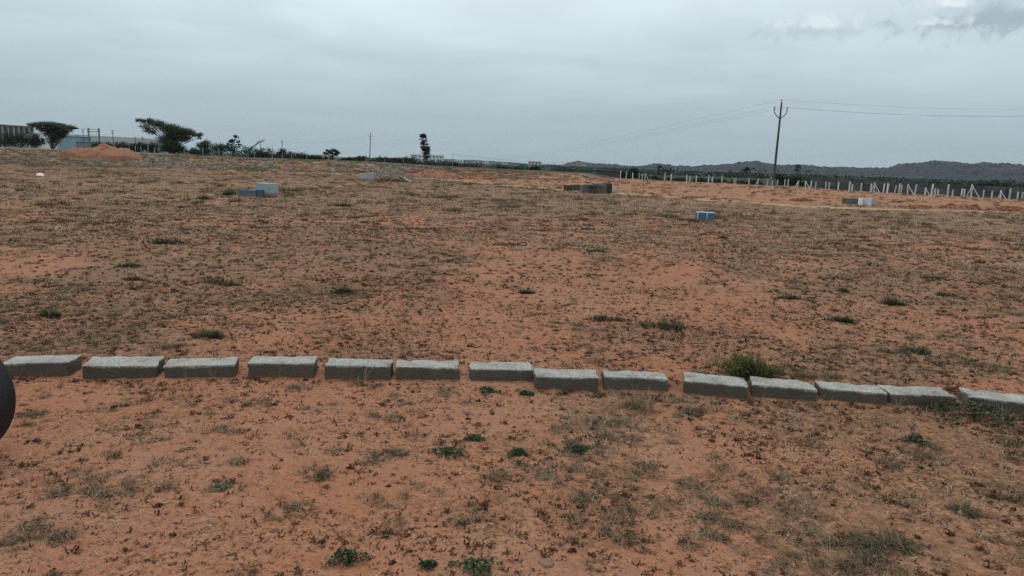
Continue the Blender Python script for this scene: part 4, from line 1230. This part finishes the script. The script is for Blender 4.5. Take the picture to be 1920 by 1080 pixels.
# ------------------------------------------------------------------ utility poles and wires
def utility_pole(px_top, py_top, px_base, Y, label, mat, vee=True, rad=.13, top_z=None):
    b = at(px_base, 320, Y); zb = float(gz(b[0], Y))
    t_ = at(px_top, py_top, Y)
    e = empty('utility_pole', (b[0], b[1], zb))
    T = np.array([t_[0] - b[0], 0, t_[2] - zb]); Ht = T[2]
    mb = MB(); mb.tube([(0, 0, -.4), tuple(T * .5), tuple(T)], [rad, rad * .82, rad * .6], 8); mb.build('pole', MATS[mat], e)
    u = T / Ht
    tips = []
    arm_z = Ht - 1.55 if vee else Ht - 1.0
    c = u * arm_z; c = c
    for s_ in (-1, 1):
        mb = MB()
        if vee: mb.tube([tuple(c), tuple(c + np.array([s_ * .34, 0, .26])), tuple(c + np.array([s_ * .62, 0, .62])), tuple(c + np.array([s_ * .64, 0, .85]))], [.05, .045, .04, .035], 6)
        else: mb.tube([tuple(c), tuple(c + np.array([s_ * .75, 0, .15])), tuple(c + np.array([s_ * .78, 0, .4]))], [.05, .045, .035], 6)
        arm = mb.build('cross_arm', MATS[mat], e)
        tip = c + (np.array([s_ * .64, 0, .85]) if vee else np.array([s_ * .78, 0, .4]))
        mb = MB(); mb.tube([tuple(tip), tuple(tip + [0, 0, .09]), tuple(tip + [0, 0, .18]), tuple(tip + [0, 0, .30])], [.07, .11, .07, .10], 8); mb.build('insulator', MATS['insulator'], arm)
        tips.append(tip + [0, 0, .3] + np.array([b[0], b[1], zb]))
    mb = MB(); mb.tube([tuple(T), tuple(T + [0, 0, .1]), tuple(T + [0, 0, .2]), tuple(T + [0, 0, .34])], [.07, .11, .07, .10], 8); mb.build('insulator', MATS['insulator'], e)
    tips.append(T + [0, 0, .34] + np.array([b[0], b[1], zb]))
    tag(e, label, 'utility pole')
    return tips
P_main = utility_pole(1465.5, 193, 1452, 76, 'tall dark utility pole with forked arms rising above the white fence posts', 'pole_dark', True, .14)
P_mid = utility_pole(695, 250, 692.5, 223, 'grey utility pole with a cross arm standing left of the fan palm', 'pole_grey', False, .17)
P_l1 = utility_pole(529, 262, 529, 330, 'second tallest utility pole rising from the bushes at left', 'pole_grey', True, .2)
P_l2 = utility_pole(488.5, 266, 488.5, 370, 'small utility pole rising from the bushes beside the leaning twig tree', 'pole_grey', True, .2)
P_far = utility_pole(849, 288, 849, 760, 'faint far utility pole right of the fan palm', 'pole_grey', False, .3)
P_far2 = utility_pole(1134, 301, 1134, 1000, 'faint far utility pole on the skyline above the dark shed', 'pole_grey', False, .35)
b = (70.0, 79.0)
def span(a, b_, sag, label, r=.012, n=24):
    a = np.array(a, float); b_ = np.array(b_, float)
    pts = [a + (b_ - a) * q - np.array([0, 0, sag * 4 * q * (1 - q)]) for q in np.linspace(0, 1, n)]
    mb = MB(); mb.tube(pts, [r] * n, 4, False)
    o = mb.build('overhead_wire', MATS['wire'])
    tag(o, label, 'wire', 'overhead wires')
P_right = utility_pole(2090, 206, 2075, 80, 'dark utility pole beyond the right edge carrying the wires on', 'pole_dark', True, .14)
for i, nm in ((0, 'near arm'), (1, 'far arm'), (2, 'top')):
    span(P_main[i], P_right[i], .55, 'thin overhead wire running right from the %s of the tall utility pole' % nm, .006)
    span(P_main[i], P_far[i], 6.0, 'thin overhead wire running left from the %s of the tall utility pole' % nm, .008, 60)
for i, nm in ((0, 'left'), (1, 'right')):
    span(P_l1[i], P_mid[i], 1.6, 'faint wire between the two middle utility poles on their %s arms' % nm, .010)
    span(P_far[i], P_far2[i], 5, 'faint far wire above the town on the %s arms' % nm, .05)

# ------------------------------------------------------------------ trees
def foliage_tree(name, label, cat, base_px, Y, blobs, n, leaf, mat, group=None, limbs=True, flat=.2, clump=.5, trunk_r=.1, aspect=.5, stems=1):
    """blobs: crown masses as (px, py, rx, ry, weight) seen from here, each given its own depth; leaves gather in clumps"""
    b = at(base_px, 300, Y); zb = float(gz(b[0], Y)); k = mpp(base_px, 280, Y)
    e = empty(name, (b[0], Y, zb))
    O = np.array([b[0], Y, zb])
    cs = []; wsum = sum(q[4] for q in blobs)
    mb = MB()
    for (bx, by, rx, ry, wt_) in blobs:
        c = at(bx, by, Y) - O
        c[1] += rng.normal() * rx * k * .35
        m_ = max(int(n * wt_ / wsum), 4)
        nc = max(int(m_ / 26), 2)
        d = rng.normal(size=(nc, 3)); d /= np.linalg.norm(d, axis=1)[:, None]
        d *= rng.uniform(.25, 1, nc)[:, None] ** .6
        cc = c + d * np.array([rx * k, rx * k * .9, ry * k])
        pick = rng.integers(0, nc, m_)
        sp = clump * min(rx, ry) * k
        cs.append(cc[pick] + rng.normal(size=(m_, 3)) * np.array([sp, sp, sp * .7]) * .6)
        if limbs:
            st = np.array([rng.normal() * trunk_r * .8 * (stems > 1), 0, -.3])
            md = c * .5 + np.array([-c[0] * .12, 0, c[2] * .08])
            mb.tube([st, md, c], [trunk_r, trunk_r * .6, trunk_r * .25], 5)
            for q in cc[:4]: mb.tube([c * .75 + md * .25, q], [trunk_r * .3, trunk_r * .1], 4)
    P_ = np.vstack(cs); P_[:, 2] = np.maximum(P_[:, 2], .05)
    vs, fs = leaf_quads(P_, leaf, flat, aspect)
    mesh_obj('crown', vs, fs, MATS[mat], e)
    if limbs: mb.build('trunk', MATS['bark'], e)
    tag(e, label, cat, group)
    return e
# the two umbrella acacias
foliage_tree('acacia_tree', 'flat topped umbrella acacia tree at the far left before the white building', 'tree', 101, 118,
    [(75, 235, 22, 4, 3), (100, 234, 24, 4, 4), (125, 238, 20, 4, 3), (140, 240, 10, 2, .6), (60, 233, 9, 2, .6), (85, 242, 16, 5, 3), (112, 243, 18, 5, 3.5), (97, 250, 13, 6, 3), (108, 254, 11, 5, 2), (100, 262, 9, 7, 2.5), (120, 249, 9, 3, .8)],
    25000, .16, 'acacia_leaf', 'umbrella acacias', True, .45, .85, .09, .45, 2)
foliage_tree('acacia_tree', 'lopsided wide acacia tree with an open left side, taller of the two', 'tree', 322, 112,
    [(266, 226, 11, 3, .7), (280, 227, 12, 4, 1.2), (296, 232, 14, 6, 2.2), (272, 238, 10, 5, .7), (285, 245, 14, 6, 1.2), (312, 240, 16, 8, 4), (330, 243, 17, 7, 4.5), (350, 248, 15, 6, 3), (366, 252, 10, 4, 1), (374, 258, 5, 2, .2),
     (322, 255, 18, 8, 5), (345, 259, 14, 6, 2.6), (305, 262, 10, 8, 1.4), (322, 270, 15, 9, 5), (330, 279, 17, 6, 4), (313, 279, 8, 6, 2)],
    38000, .16, 'acacia_leaf', 'umbrella acacias', True, .3, .85, .09, .45, 2)
# bushes and trees along the far bank
BUSH = [
    (10, 262, 20, 12, 150, 'bush_leaf', 'dark bush in front of the white building at the left edge'),
    (40, 262, 16, 10, 150, 'bush_leaf', 'dark bush under the white building, second from the left edge'),
    (65, 262, 11, 12, 150, 'bush_leaf', 'dark round bush left of the flat topped acacia'),
    (196, 272, 18, 7, 140, 'pale_bush_leaf', 'dull hedge bush behind the top of the soil mound'),
    (225, 275, 18, 8, 140, 'bush_leaf', 'dark hedge bush right of the soil mound, in front of the warehouse'),
    (252, 276, 16, 8, 140, 'bush_leaf', 'dark hedge bush in front of the warehouse middle'),
    (280, 277, 16, 8, 140, 'bush_leaf', 'dark hedge bush left of the lopsided acacia'),
    (386, 273, 12, 9, 160, 'pale_bush_leaf', 'thin pale bush right of the lopsided acacia'),
    (372, 283, 22, 6, 125, 'bush_leaf', 'low bush at the foot of the lopsided acacia'),
    (414, 279, 14, 10, 150, 'bush_leaf', 'dark bush left of the ragged crowned tree'),
    (470, 287, 22, 9, 150, 'bush_leaf', 'broad dark bush below the leaning twig'),
    (490, 289, 13, 7, 150, 'bush_leaf', 'dark round bush below the small utility pole'),
    (522, 290, 16, 8, 160, 'bush_leaf', 'dark bush at the foot of the second utility pole'),
    (545, 293, 16, 6, 160, 'bush_leaf', 'low dark bush right of the second utility pole'),
    (572, 296, 14, 6, 170, 'bush_leaf', 'low bush between second pole and round crowned tree'),
    (597, 298, 14, 5, 170, 'bush_leaf', 'low bush left of the round crowned tree'),
    (645, 301, 14, 4, 170, 'bush_leaf', 'low bush right of the round crowned tree'),
    (668, 298, 16, 4, 240, 'bush_leaf', 'far low bush left of the grey utility pole'),
    (712, 301, 18, 6, 200, 'bush_leaf', 'dark bush right of the grey utility pole'),
    (742, 304, 16, 5, 200, 'bush_leaf', 'low bush between grey utility pole and fan palm'),
    (772, 305, 16, 6, 200, 'bush_leaf', 'dark bush left of the fan palm foot'),
    (815, 308, 16, 6, 220, 'pale_bush_leaf', 'dull bush right of the fan palm foot'),
    (845, 311, 16, 6, 200, 'bush_leaf', 'dark bush below the far utility pole'),
    (875, 313, 20, 5, 200, 'bush_leaf', 'dark low bush right of the far utility pole'),
    (946, 316, 9, 5, 190, 'bush_leaf', 'small dark bush in front of the town, left one'),
    (975, 318, 10, 4, 190, 'bush_leaf', 'small dark bush in front of the town, right one'),
    (1002, 317, 8, 5, 190, 'bush_leaf', 'dark bush below the left foot of the ridge'),
    (1042, 325, 6, 6, 150, 'bush_leaf', 'small dark bush left of the dark shed, farther one'),
    (1065, 325, 10, 6, 150, 'bush_leaf', 'dark bush left of the dark shed, nearer one'),
    (1092, 328, 8, 5, 150, 'bush_leaf', 'dark bush touching the dark shed'),
    (1172, 328, 10, 6, 140, 'bush_leaf', 'dark bush right of the dark shed behind the posts'),
    (1187, 324, 8, 8, 150, 'bush_leaf', 'upright dark bush right of the dark shed'),
    (1222, 335, 18, 6, 130, 'bush_leaf', 'green hedge bush behind the left posts of the fence'),
    (1268, 338, 18, 5, 130, 'bush_leaf', 'hedge bush behind the fence under the lowest dip of the ridge'),
    (1315, 340, 22, 5, 130, 'bush_leaf', 'hedge bush behind the fence halfway to the utility pole'),
    (1360, 341, 22, 5, 130, 'bush_leaf', 'hedge bush behind the fence left of the small palm'),
    (1410, 343, 22, 5, 130, 'bush_leaf', 'hedge bush at the foot of the small palm'),
    (1466, 337, 10, 9, 130, 'bush_leaf', 'dark bush just right of the tall utility pole'),
    (1490, 340, 11, 9, 130, 'bush_leaf', 'dark bush at the foot of the palm right of the pole'),
    (1515, 343, 12, 6, 130, 'bush_leaf', 'dark bush at the left end of the compound wall')]
for (px, py, rx, ry, Y, mat, lb) in BUSH:
    rx, ry = rx * 1.42, ry * (1.5 if 440 < px < 900 else 1.25)
    Y = Y * random.uniform(.97, 1.03)
    bl = [(px + random.uniform(-.6, .6) * rx, py + random.uniform(-.5, .4) * ry, rx * random.uniform(.35, .55), ry * random.uniform(.45, .7), 1) for _ in range(5)] + [(px, py + ry * .4, rx * .8, ry * .7, 2.2)]
    foliage_tree('bush', lb, 'bush', px, Y, bl, 2400, .0022 * Y * .8, mat, 'bushes and low trees beyond the field', True, .15, .7, .05)
foliage_tree('ragged_tree', 'thin tree with a ragged crown of separate clumps left of the leaning twig', 'tree', 437, 150,
    [(444, 256, 5, 3, 1), (436, 264, 8, 4, 1.6), (446, 265, 4, 2.5, .6), (450, 272, 4, 2.5, .6), (432, 270, 6, 2.5, .8), (437, 280, 10, 9, 4)], 1500, .28, 'bush_leaf', None, True, .2, .6, .09)
foliage_tree('round_tree', 'small round crowned tree between the bushes right of the second utility pole', 'tree', 622, 185,
    [(622, 284, 9, 5, 2), (614, 287, 7, 4, 1.3), (632, 288, 8, 4, 1.5), (624, 290, 10, 3, 1.5), (616, 282, 4, 3, .6), (628, 281, 4, 3, .6)], 1500, .34, 'bush_leaf', None, True, .2, .6, .14)
foliage_tree('small_tree', 'pale thin tree on the skyline right of the lopsided acacia', 'tree', 388, 200,
    [(384, 268, 7, 4, 1), (392, 267, 7, 4, 1), (388, 273, 8, 5, 1)], 420, .3, 'pale_bush_leaf', None, True, .2, .8, .09)
# leaning bare twig
g = at(450, 280, 150); mb = MB()
mb.tube([(0, 0, -1.0), (1.2, 0, .2), (2.2, 0, .9), (2.7, 0, 1.1)], [.09, .07, .05, .03], 5)
mb.tube([(1.6, 0, .45), (2.0, .1, 1.0)], [.04, .02], 4); mb.tube([(2.2, 0, .9), (2.55, .1, .85)], [.03, .015], 4)
o = mb.build('bare_branch', MATS['bark']); k = mpp(450, 280, 150)
o.location = tuple(g); o.scale = (1.9, 1.9, 1.9)
tag(o, 'bare leaning branch sticking out of the bushes right of the ragged tree', 'branch')

# fan palms
def fan_palm(label, px, py_crown, r_px, base_px, Y, extra=(), n=34):
    b = at(base_px, 310, Y); zb = float(gz(b[0], Y)); k = mpp(px, py_crown, Y)
    O = np.array([b[0], Y, zb])
    e = empty('fan_palm', O)
    top = at(px, py_crown, Y) - O
    mb = MB(); mb.tube([(0, 0, -.4), tuple(top * .5 + np.array([.1, 0, 0])), tuple(top)], [.24, .19, .17], 7); mb.build('trunk', MATS['bark'], e)
    vs = []; fs = []
    for (cx, cy, rr, lo) in [(px, py_crown, r_px, -.5)] + list(extra):
        c = at(cx, cy, Y) - O
        for i in range(n):
            el = random.uniform(lo, 1.35); az_ = random.uniform(0, math.tau)
            d = Vector((math.cos(az_) * math.cos(el), math.sin(az_) * math.cos(el), math.sin(el)))
            st = rr * k * random.uniform(.35, .62); fr = rr * k * random.uniform(.50, .72)
            side = d.cross(Vector((0, 0, 1)))
            if side.length < .05: side = Vector((1, 0, 0))
            side.normalize(); nrm = side.cross(d)
            P0 = Vector(c) + d * st
            # pleated fan leaf: separate pointed fingers
            for q in range(9):
                a = (q - 4) / 4 * 1.25
                dd = d * math.cos(a) + side * math.sin(a) + nrm * (.12 if q % 2 else -.08)
                wv = (side * math.cos(a) - d * math.sin(a)) * fr * .13
                bi = len(vs)
                vs += [tuple(P0), tuple(P0 + dd * fr * .6 + wv), tuple(P0 + dd * fr), tuple(P0 + dd * fr * .6 - wv)]
                fs.append((bi, bi + 1, bi + 2, bi + 3))
            bi = len(vs); w2 = side * .025
            vs += [tuple(Vector(c) - w2), tuple(Vector(c) + w2), tuple(P0 + w2), tuple(P0 - w2)]; fs.append((bi, bi + 1, bi + 2, bi + 3))
    mesh_obj('crown', vs, fs, MATS['palm_leaf'], e)
    tag(e, label, 'palm tree', 'fan palms')
fan_palm('tallest fan palm with its crown above the white far building', 793, 261, 10, 796, 262, [(795, 273, 9.5, -1.0)], 40)
fan_palm('lower fan palm whose crown overlaps the tallest palm', 799.5, 285, 11, 798, 255, [(800, 291, 8, -1.2)], 40)
fan_palm('small fan palm behind the fence left of the tall utility pole', 1400, 322, 8.5, 1400, 210, (), 26)
fan_palm('small fan palm behind the fence right of the tall utility pole', 1496, 317, 8, 1495, 210, (), 26)
fan_palm('short far palm behind the left posts of the fence', 1237, 317, 7, 1237, 260, (), 22)

# ------------------------------------------------------------------ buildings
def white_factory():
    A = at(-70, 270, 235); B = at(66, 270, 265)
    zg = float(gz(A[0], A[1])) - .5
    L = math.hypot(B[0] - A[0], B[1] - A[1]); ang = math.atan2(B[1] - A[1], B[0] - A[0])
    zt = at(0, 233, 250)[2]
    e = empty('factory_building', (A[0], A[1], zg), ang); H_ = zt - zg
    mb = MB(); mb.box((L / 2, 9, H_ / 2), (L, 18, H_)); mb.build('wall', MATS['town_wall'], e)
    mb = MB(); n = 16; vs = []; fs = []
    for i in range(n + 1):
        q = i / n
        zz = H_ + .05 + .9 * math.sin(q * math.pi)
        vs += [(-.4, -.5 + q * 19, zz), (L + .4, -.5 + q * 19, zz), (-.4, -.5 + q * 19, zz - .25), (L + .4, -.5 + q * 19, zz - .25)]
    for i in range(n):
        a = i * 4
        fs += [(a, a + 1, a + 5, a + 4), (a + 2, a + 6, a + 7, a + 3), (a, a + 4, a + 6, a + 2), (a + 1, a + 3, a + 7, a + 5)]
    fs += [(0, 2, 3, 1), (n * 4, n * 4 + 1, n * 4 + 3, n * 4 + 2)]
    mesh_obj('roof', vs, fs, MATS['pale_block'], e)
    nb = 13; st = L / nb
    for i in range(nb):
        wdt = st * (.72 if i % 3 else .5)
        mb = MB(); mb.box((st * (i + .5), -.03, H_ * .56), (wdt, .12, H_ * .76)); mb.build('window', MATS['dark_glass'], e)
    tag(e, 'white factory building with tall dark window strips at the left edge', 'building')
white_factory()
def warehouse():
    Y0, Y1 = 215, 262
    A = at(118, 270, Y0); B = at(333, 270, Y1); zg = float(gz(A[0], A[1])) - .8
    L = math.hypot(B[0] - A[0], B[1] - A[1]); ang = math.atan2(B[1] - A[1], B[0] - A[0])
    zt = at(131, 250.5, Y0 + 2)[2]; H_ = zt - zg; D_ = 22
    e = empty('warehouse', (A[0], A[1], zg), ang)
    eave = H_ * .62
    vs = [(0, 0, 0), (L, 0, 0), (L, 0, eave), (0, 0, eave), (0, D_, 0), (L, D_, 0), (L, D_, eave), (0, D_, eave), (0, D_ / 2, H_ - .1), (L, D_ / 2, H_ - .1)]
    mesh_obj('wall', vs, [(0, 1, 2, 3), (5, 4, 7, 6), (4, 0, 3, 8, 7), (1, 5, 6, 9, 2)], MATS['pale_block'], e)
    vs = [(-.4, -.4, eave - .05), (L + .4, -.4, eave - .05), (L + .4, D_ / 2, H_), (-.4, D_ / 2, H_), (-.4, D_ + .4, eave - .05), (L + .4, D_ + .4, eave - .05)]
    mesh_obj('roof', vs, [(0, 1, 2, 3), (3, 2, 5, 4)], MATS['roof_sheet'], e)
    for i in range(9):
        mb = MB(); mb.box((L * (i + .5) / 9, -.04, eave * .72), (1.6, .1, .7)); mb.build('window', MATS['dark_glass'], e)
    tag(e, 'long low warehouse with a grey sheet roof behind the hedge', 'warehouse')
warehouse()
boxy('teal_shed', 128, 256.5, 279, 34, 180, 6, 'teal_wall', 'blue green shed wall right of the flat topped acacia', 'shed', 'roof_sheet')
boxy('white_gatehouse', 80, 252, 276, 14, 190, 4, 'painted_white', 'small white gatehouse behind the trunk of the flat topped acacia', 'building', None, 0, 1)
boxy('grey_hut', 149, 267, 280, 13, 165, 3, 'steel_grey', 'grey hut between the blue green shed and the soil mound', 'hut')
boxy('apartment_block', 800, 290.5, 303, 60, 700, 12, 'painted_white', 'long white building behind the fan palms', 'building', None, 0, 9)
boxy('white_house', 1003, 303, 312, 24, 900, 9, 'town_wall', 'white house at the right end of the town', 'building', None, 0, 4)
boxy('white_house', 597, 290, 297, 14, 420, 8, 'painted_white', 'small white house peeping over the bushes left of the round tree', 'house', None, 0, 2)
boxy('white_house', 775, 291, 300, 8, 460, 8, 'town_wall', 'narrow white house left of the fan palms', 'house', None, 0, 2)
TOWN = []
random.seed(23)
for k in range(26):
    px = 838 + k * 8.2 + random.uniform(-3, 3)
    ridge = float(np.interp(px, [840, 900, 960, 1010, 1060], [299, 301.5, 304.5, 309, 313]))
    TOWN.append((px, ridge + random.uniform(-1.0, 5.5), random.uniform(8, 17), random.uniform(4, 8)))
for k, (px, top, wp, hp) in enumerate(TOWN):
    boxy('town_house', px, top, top + hp, wp, random.uniform(1150, 1500), 10, random.choice(['town_wall', 'painted_white', 'town_wall', 'pale_block']),
         'pale distant house in the hazy town, %s from the left' % ORD[k], 'house', None, random.uniform(-.3, .3), 3)['group'] = 'pale houses of the distant town'
for k, (px, top, wp, hp, lb) in enumerate([(1078, 305, 14, 5, 'left of the two pale houses on the wooded knoll'), (1094, 304, 12, 5, 'right of the two pale houses on the wooded knoll'), (1062, 309.5, 12, 4, 'pale house low on the left slope of the wooded knoll')]):
    boxy('town_house', px, top, top + hp, wp, 1180, 10, 'town_wall', lb, 'house', None, 0, 3)
# substation frame
def gantry():
    Y = 185
    e0 = at(167, 265, Y); zg = float(gz(e0[0], Y)) - .2
    e = empty('substation_gantry', (e0[0], Y, zg)); k = mpp(170, 255, Y)
    zt = at(167, 240, Y)[2] - zg; W_ = 19.5 * k
    for x in (0, W_):
        for dx in (-.16, .16):
            for dy in (-.16, .16):
                mb = MB(); mb.tube([(x + dx, dy, 0), (x + dx * .7, dy * .7, zt)], [.05, .05], 4); mb.build('column', MATS['steel_grey'], e)
        mb = MB()
        for q in range(8):
            s_ = 1 if q % 2 else -1
            mb.tube([(x - .15 * s_, -.16, zt * q / 8), (x + .15 * s_, -.16, zt * (q + 1) / 8)], [.03, .03], 4)
        mb.build('lattice', MATS['steel_grey'], e)
    for zz in (zt * .96, zt * .88):
        mb = MB(); mb.tube([(-.3, 0, zz), (W_ + .3, 0, zz)], [.07, .07], 5); mb.build('beam', MATS['steel_grey'], e)
    for q in (.25, .5, .75):
        mb = MB(); mb.tube([(W_ * q, 0, zt * .88), (W_ * q, 0, zt * .88 - .9)], [.06, .06], 6); mb.build('insulator', MATS['insulator'], e)
    mb = MB(); mb.box((W_ * .5, .6, 1.2), (W_ * .7, 1.6, 2.4), None, .05); mb.build('transformer', MATS['roof_sheet'], e)
    tag(e, 'steel substation frame with two columns behind the soil mound', 'gantry')
gantry()
for px, top, lb in [(157, 241, 'thin pole just left of the substation frame'), (212.5, 244, 'thin pole right of the substation frame'), (146, 252, 'short pole above the blue green shed'),
                    (254, 257, 'short pole above the warehouse roof left of the lopsided acacia'), (268, 256, 'short pole touching the lopsided acacia crown')]:
    Y = 182; b_ = at(px, 270, Y); zb = float(gz(b_[0], Y)); zt = at(px, top, Y)[2] - zb
    e = empty('yard_pole', (b_[0], Y, zb))
    mb = MB(); mb.tube([(0, 0, -.3), (0, 0, zt)], [.11, .08], 6); mb.build('pole', MATS['steel_grey'], e)
    for zz, hw in ((zt - .15, .5), (zt - .7, .35)):
        mb = MB(); mb.box((0, 0, zz), (hw * 2, .1, .1)); mb.build('cross_arm', MATS['steel_grey'], e)
    tag(e, lb, 'pole', 'poles around the substation')

# ------------------------------------------------------------------ far woods that read as one mass
def far_woods(label, px0, px1, Y0, Y1, n, hgt, seed):
    rs = np.random.default_rng(seed)
    px = rs.uniform(px0, px1, n); Y = rs.uniform(Y0, Y1, n)
    x = (px - 960) / F_PX * Y * 1.02
    zb = gz(x, Y)
    sp = hgt * rs.uniform(.4, 1.0, n)
    per = 60
    c = np.repeat(np.stack([x, Y, zb], 1), per, 0) + rs.normal(size=(n * per, 3)) * np.repeat(np.stack([sp * .6, sp * .5, sp * .28], 1), per, 0)
    c[:, 2] += np.repeat(sp * .45, per)
    c[:, 2] = np.maximum(c[:, 2], np.repeat(zb, per))
    vs, fs = leaf_quads(c, hgt * .26, .2, .6)
    o = mesh_obj('woods', vs, fs, MATS['bush_leaf']); tag(o, label, None, None, 'stuff')
far_woods('far scrub and trees along the skyline behind the field', 560, 1160, 420, 900, 320, 4.2, 5)
far_woods('far scrub below the ridge behind the fence', 1130, 2000, 220, 800, 420, 3.0, 6)
far_woods('far scrub on the left behind the factory', -300, 560, 420, 800, 220, 4.5, 9)

# ------------------------------------------------------------------ haze
mb = MB(); mb.box((0, 0, 16), (5200, 5200, 56))
mt = bpy.data.materials.new('haze_air'); mt.use_nodes = True; mt.node_tree.nodes.clear()
hz = NT(mt.node_tree)
pv = hz.n('ShaderNodeVolumePrincipled'); pv.inputs['Color'].default_value = (.70, .86, 1.0, 1); pv.inputs['Density'].default_value = .00006
pv.inputs['Anisotropy'].default_value = .2
ou = hz.n('ShaderNodeOutputMaterial'); hz.l(pv.outputs[0], ou.inputs['Volume'])
o = mb.build('haze', mt); tag(o, 'pale haze in the air', None, None, 'stuff')
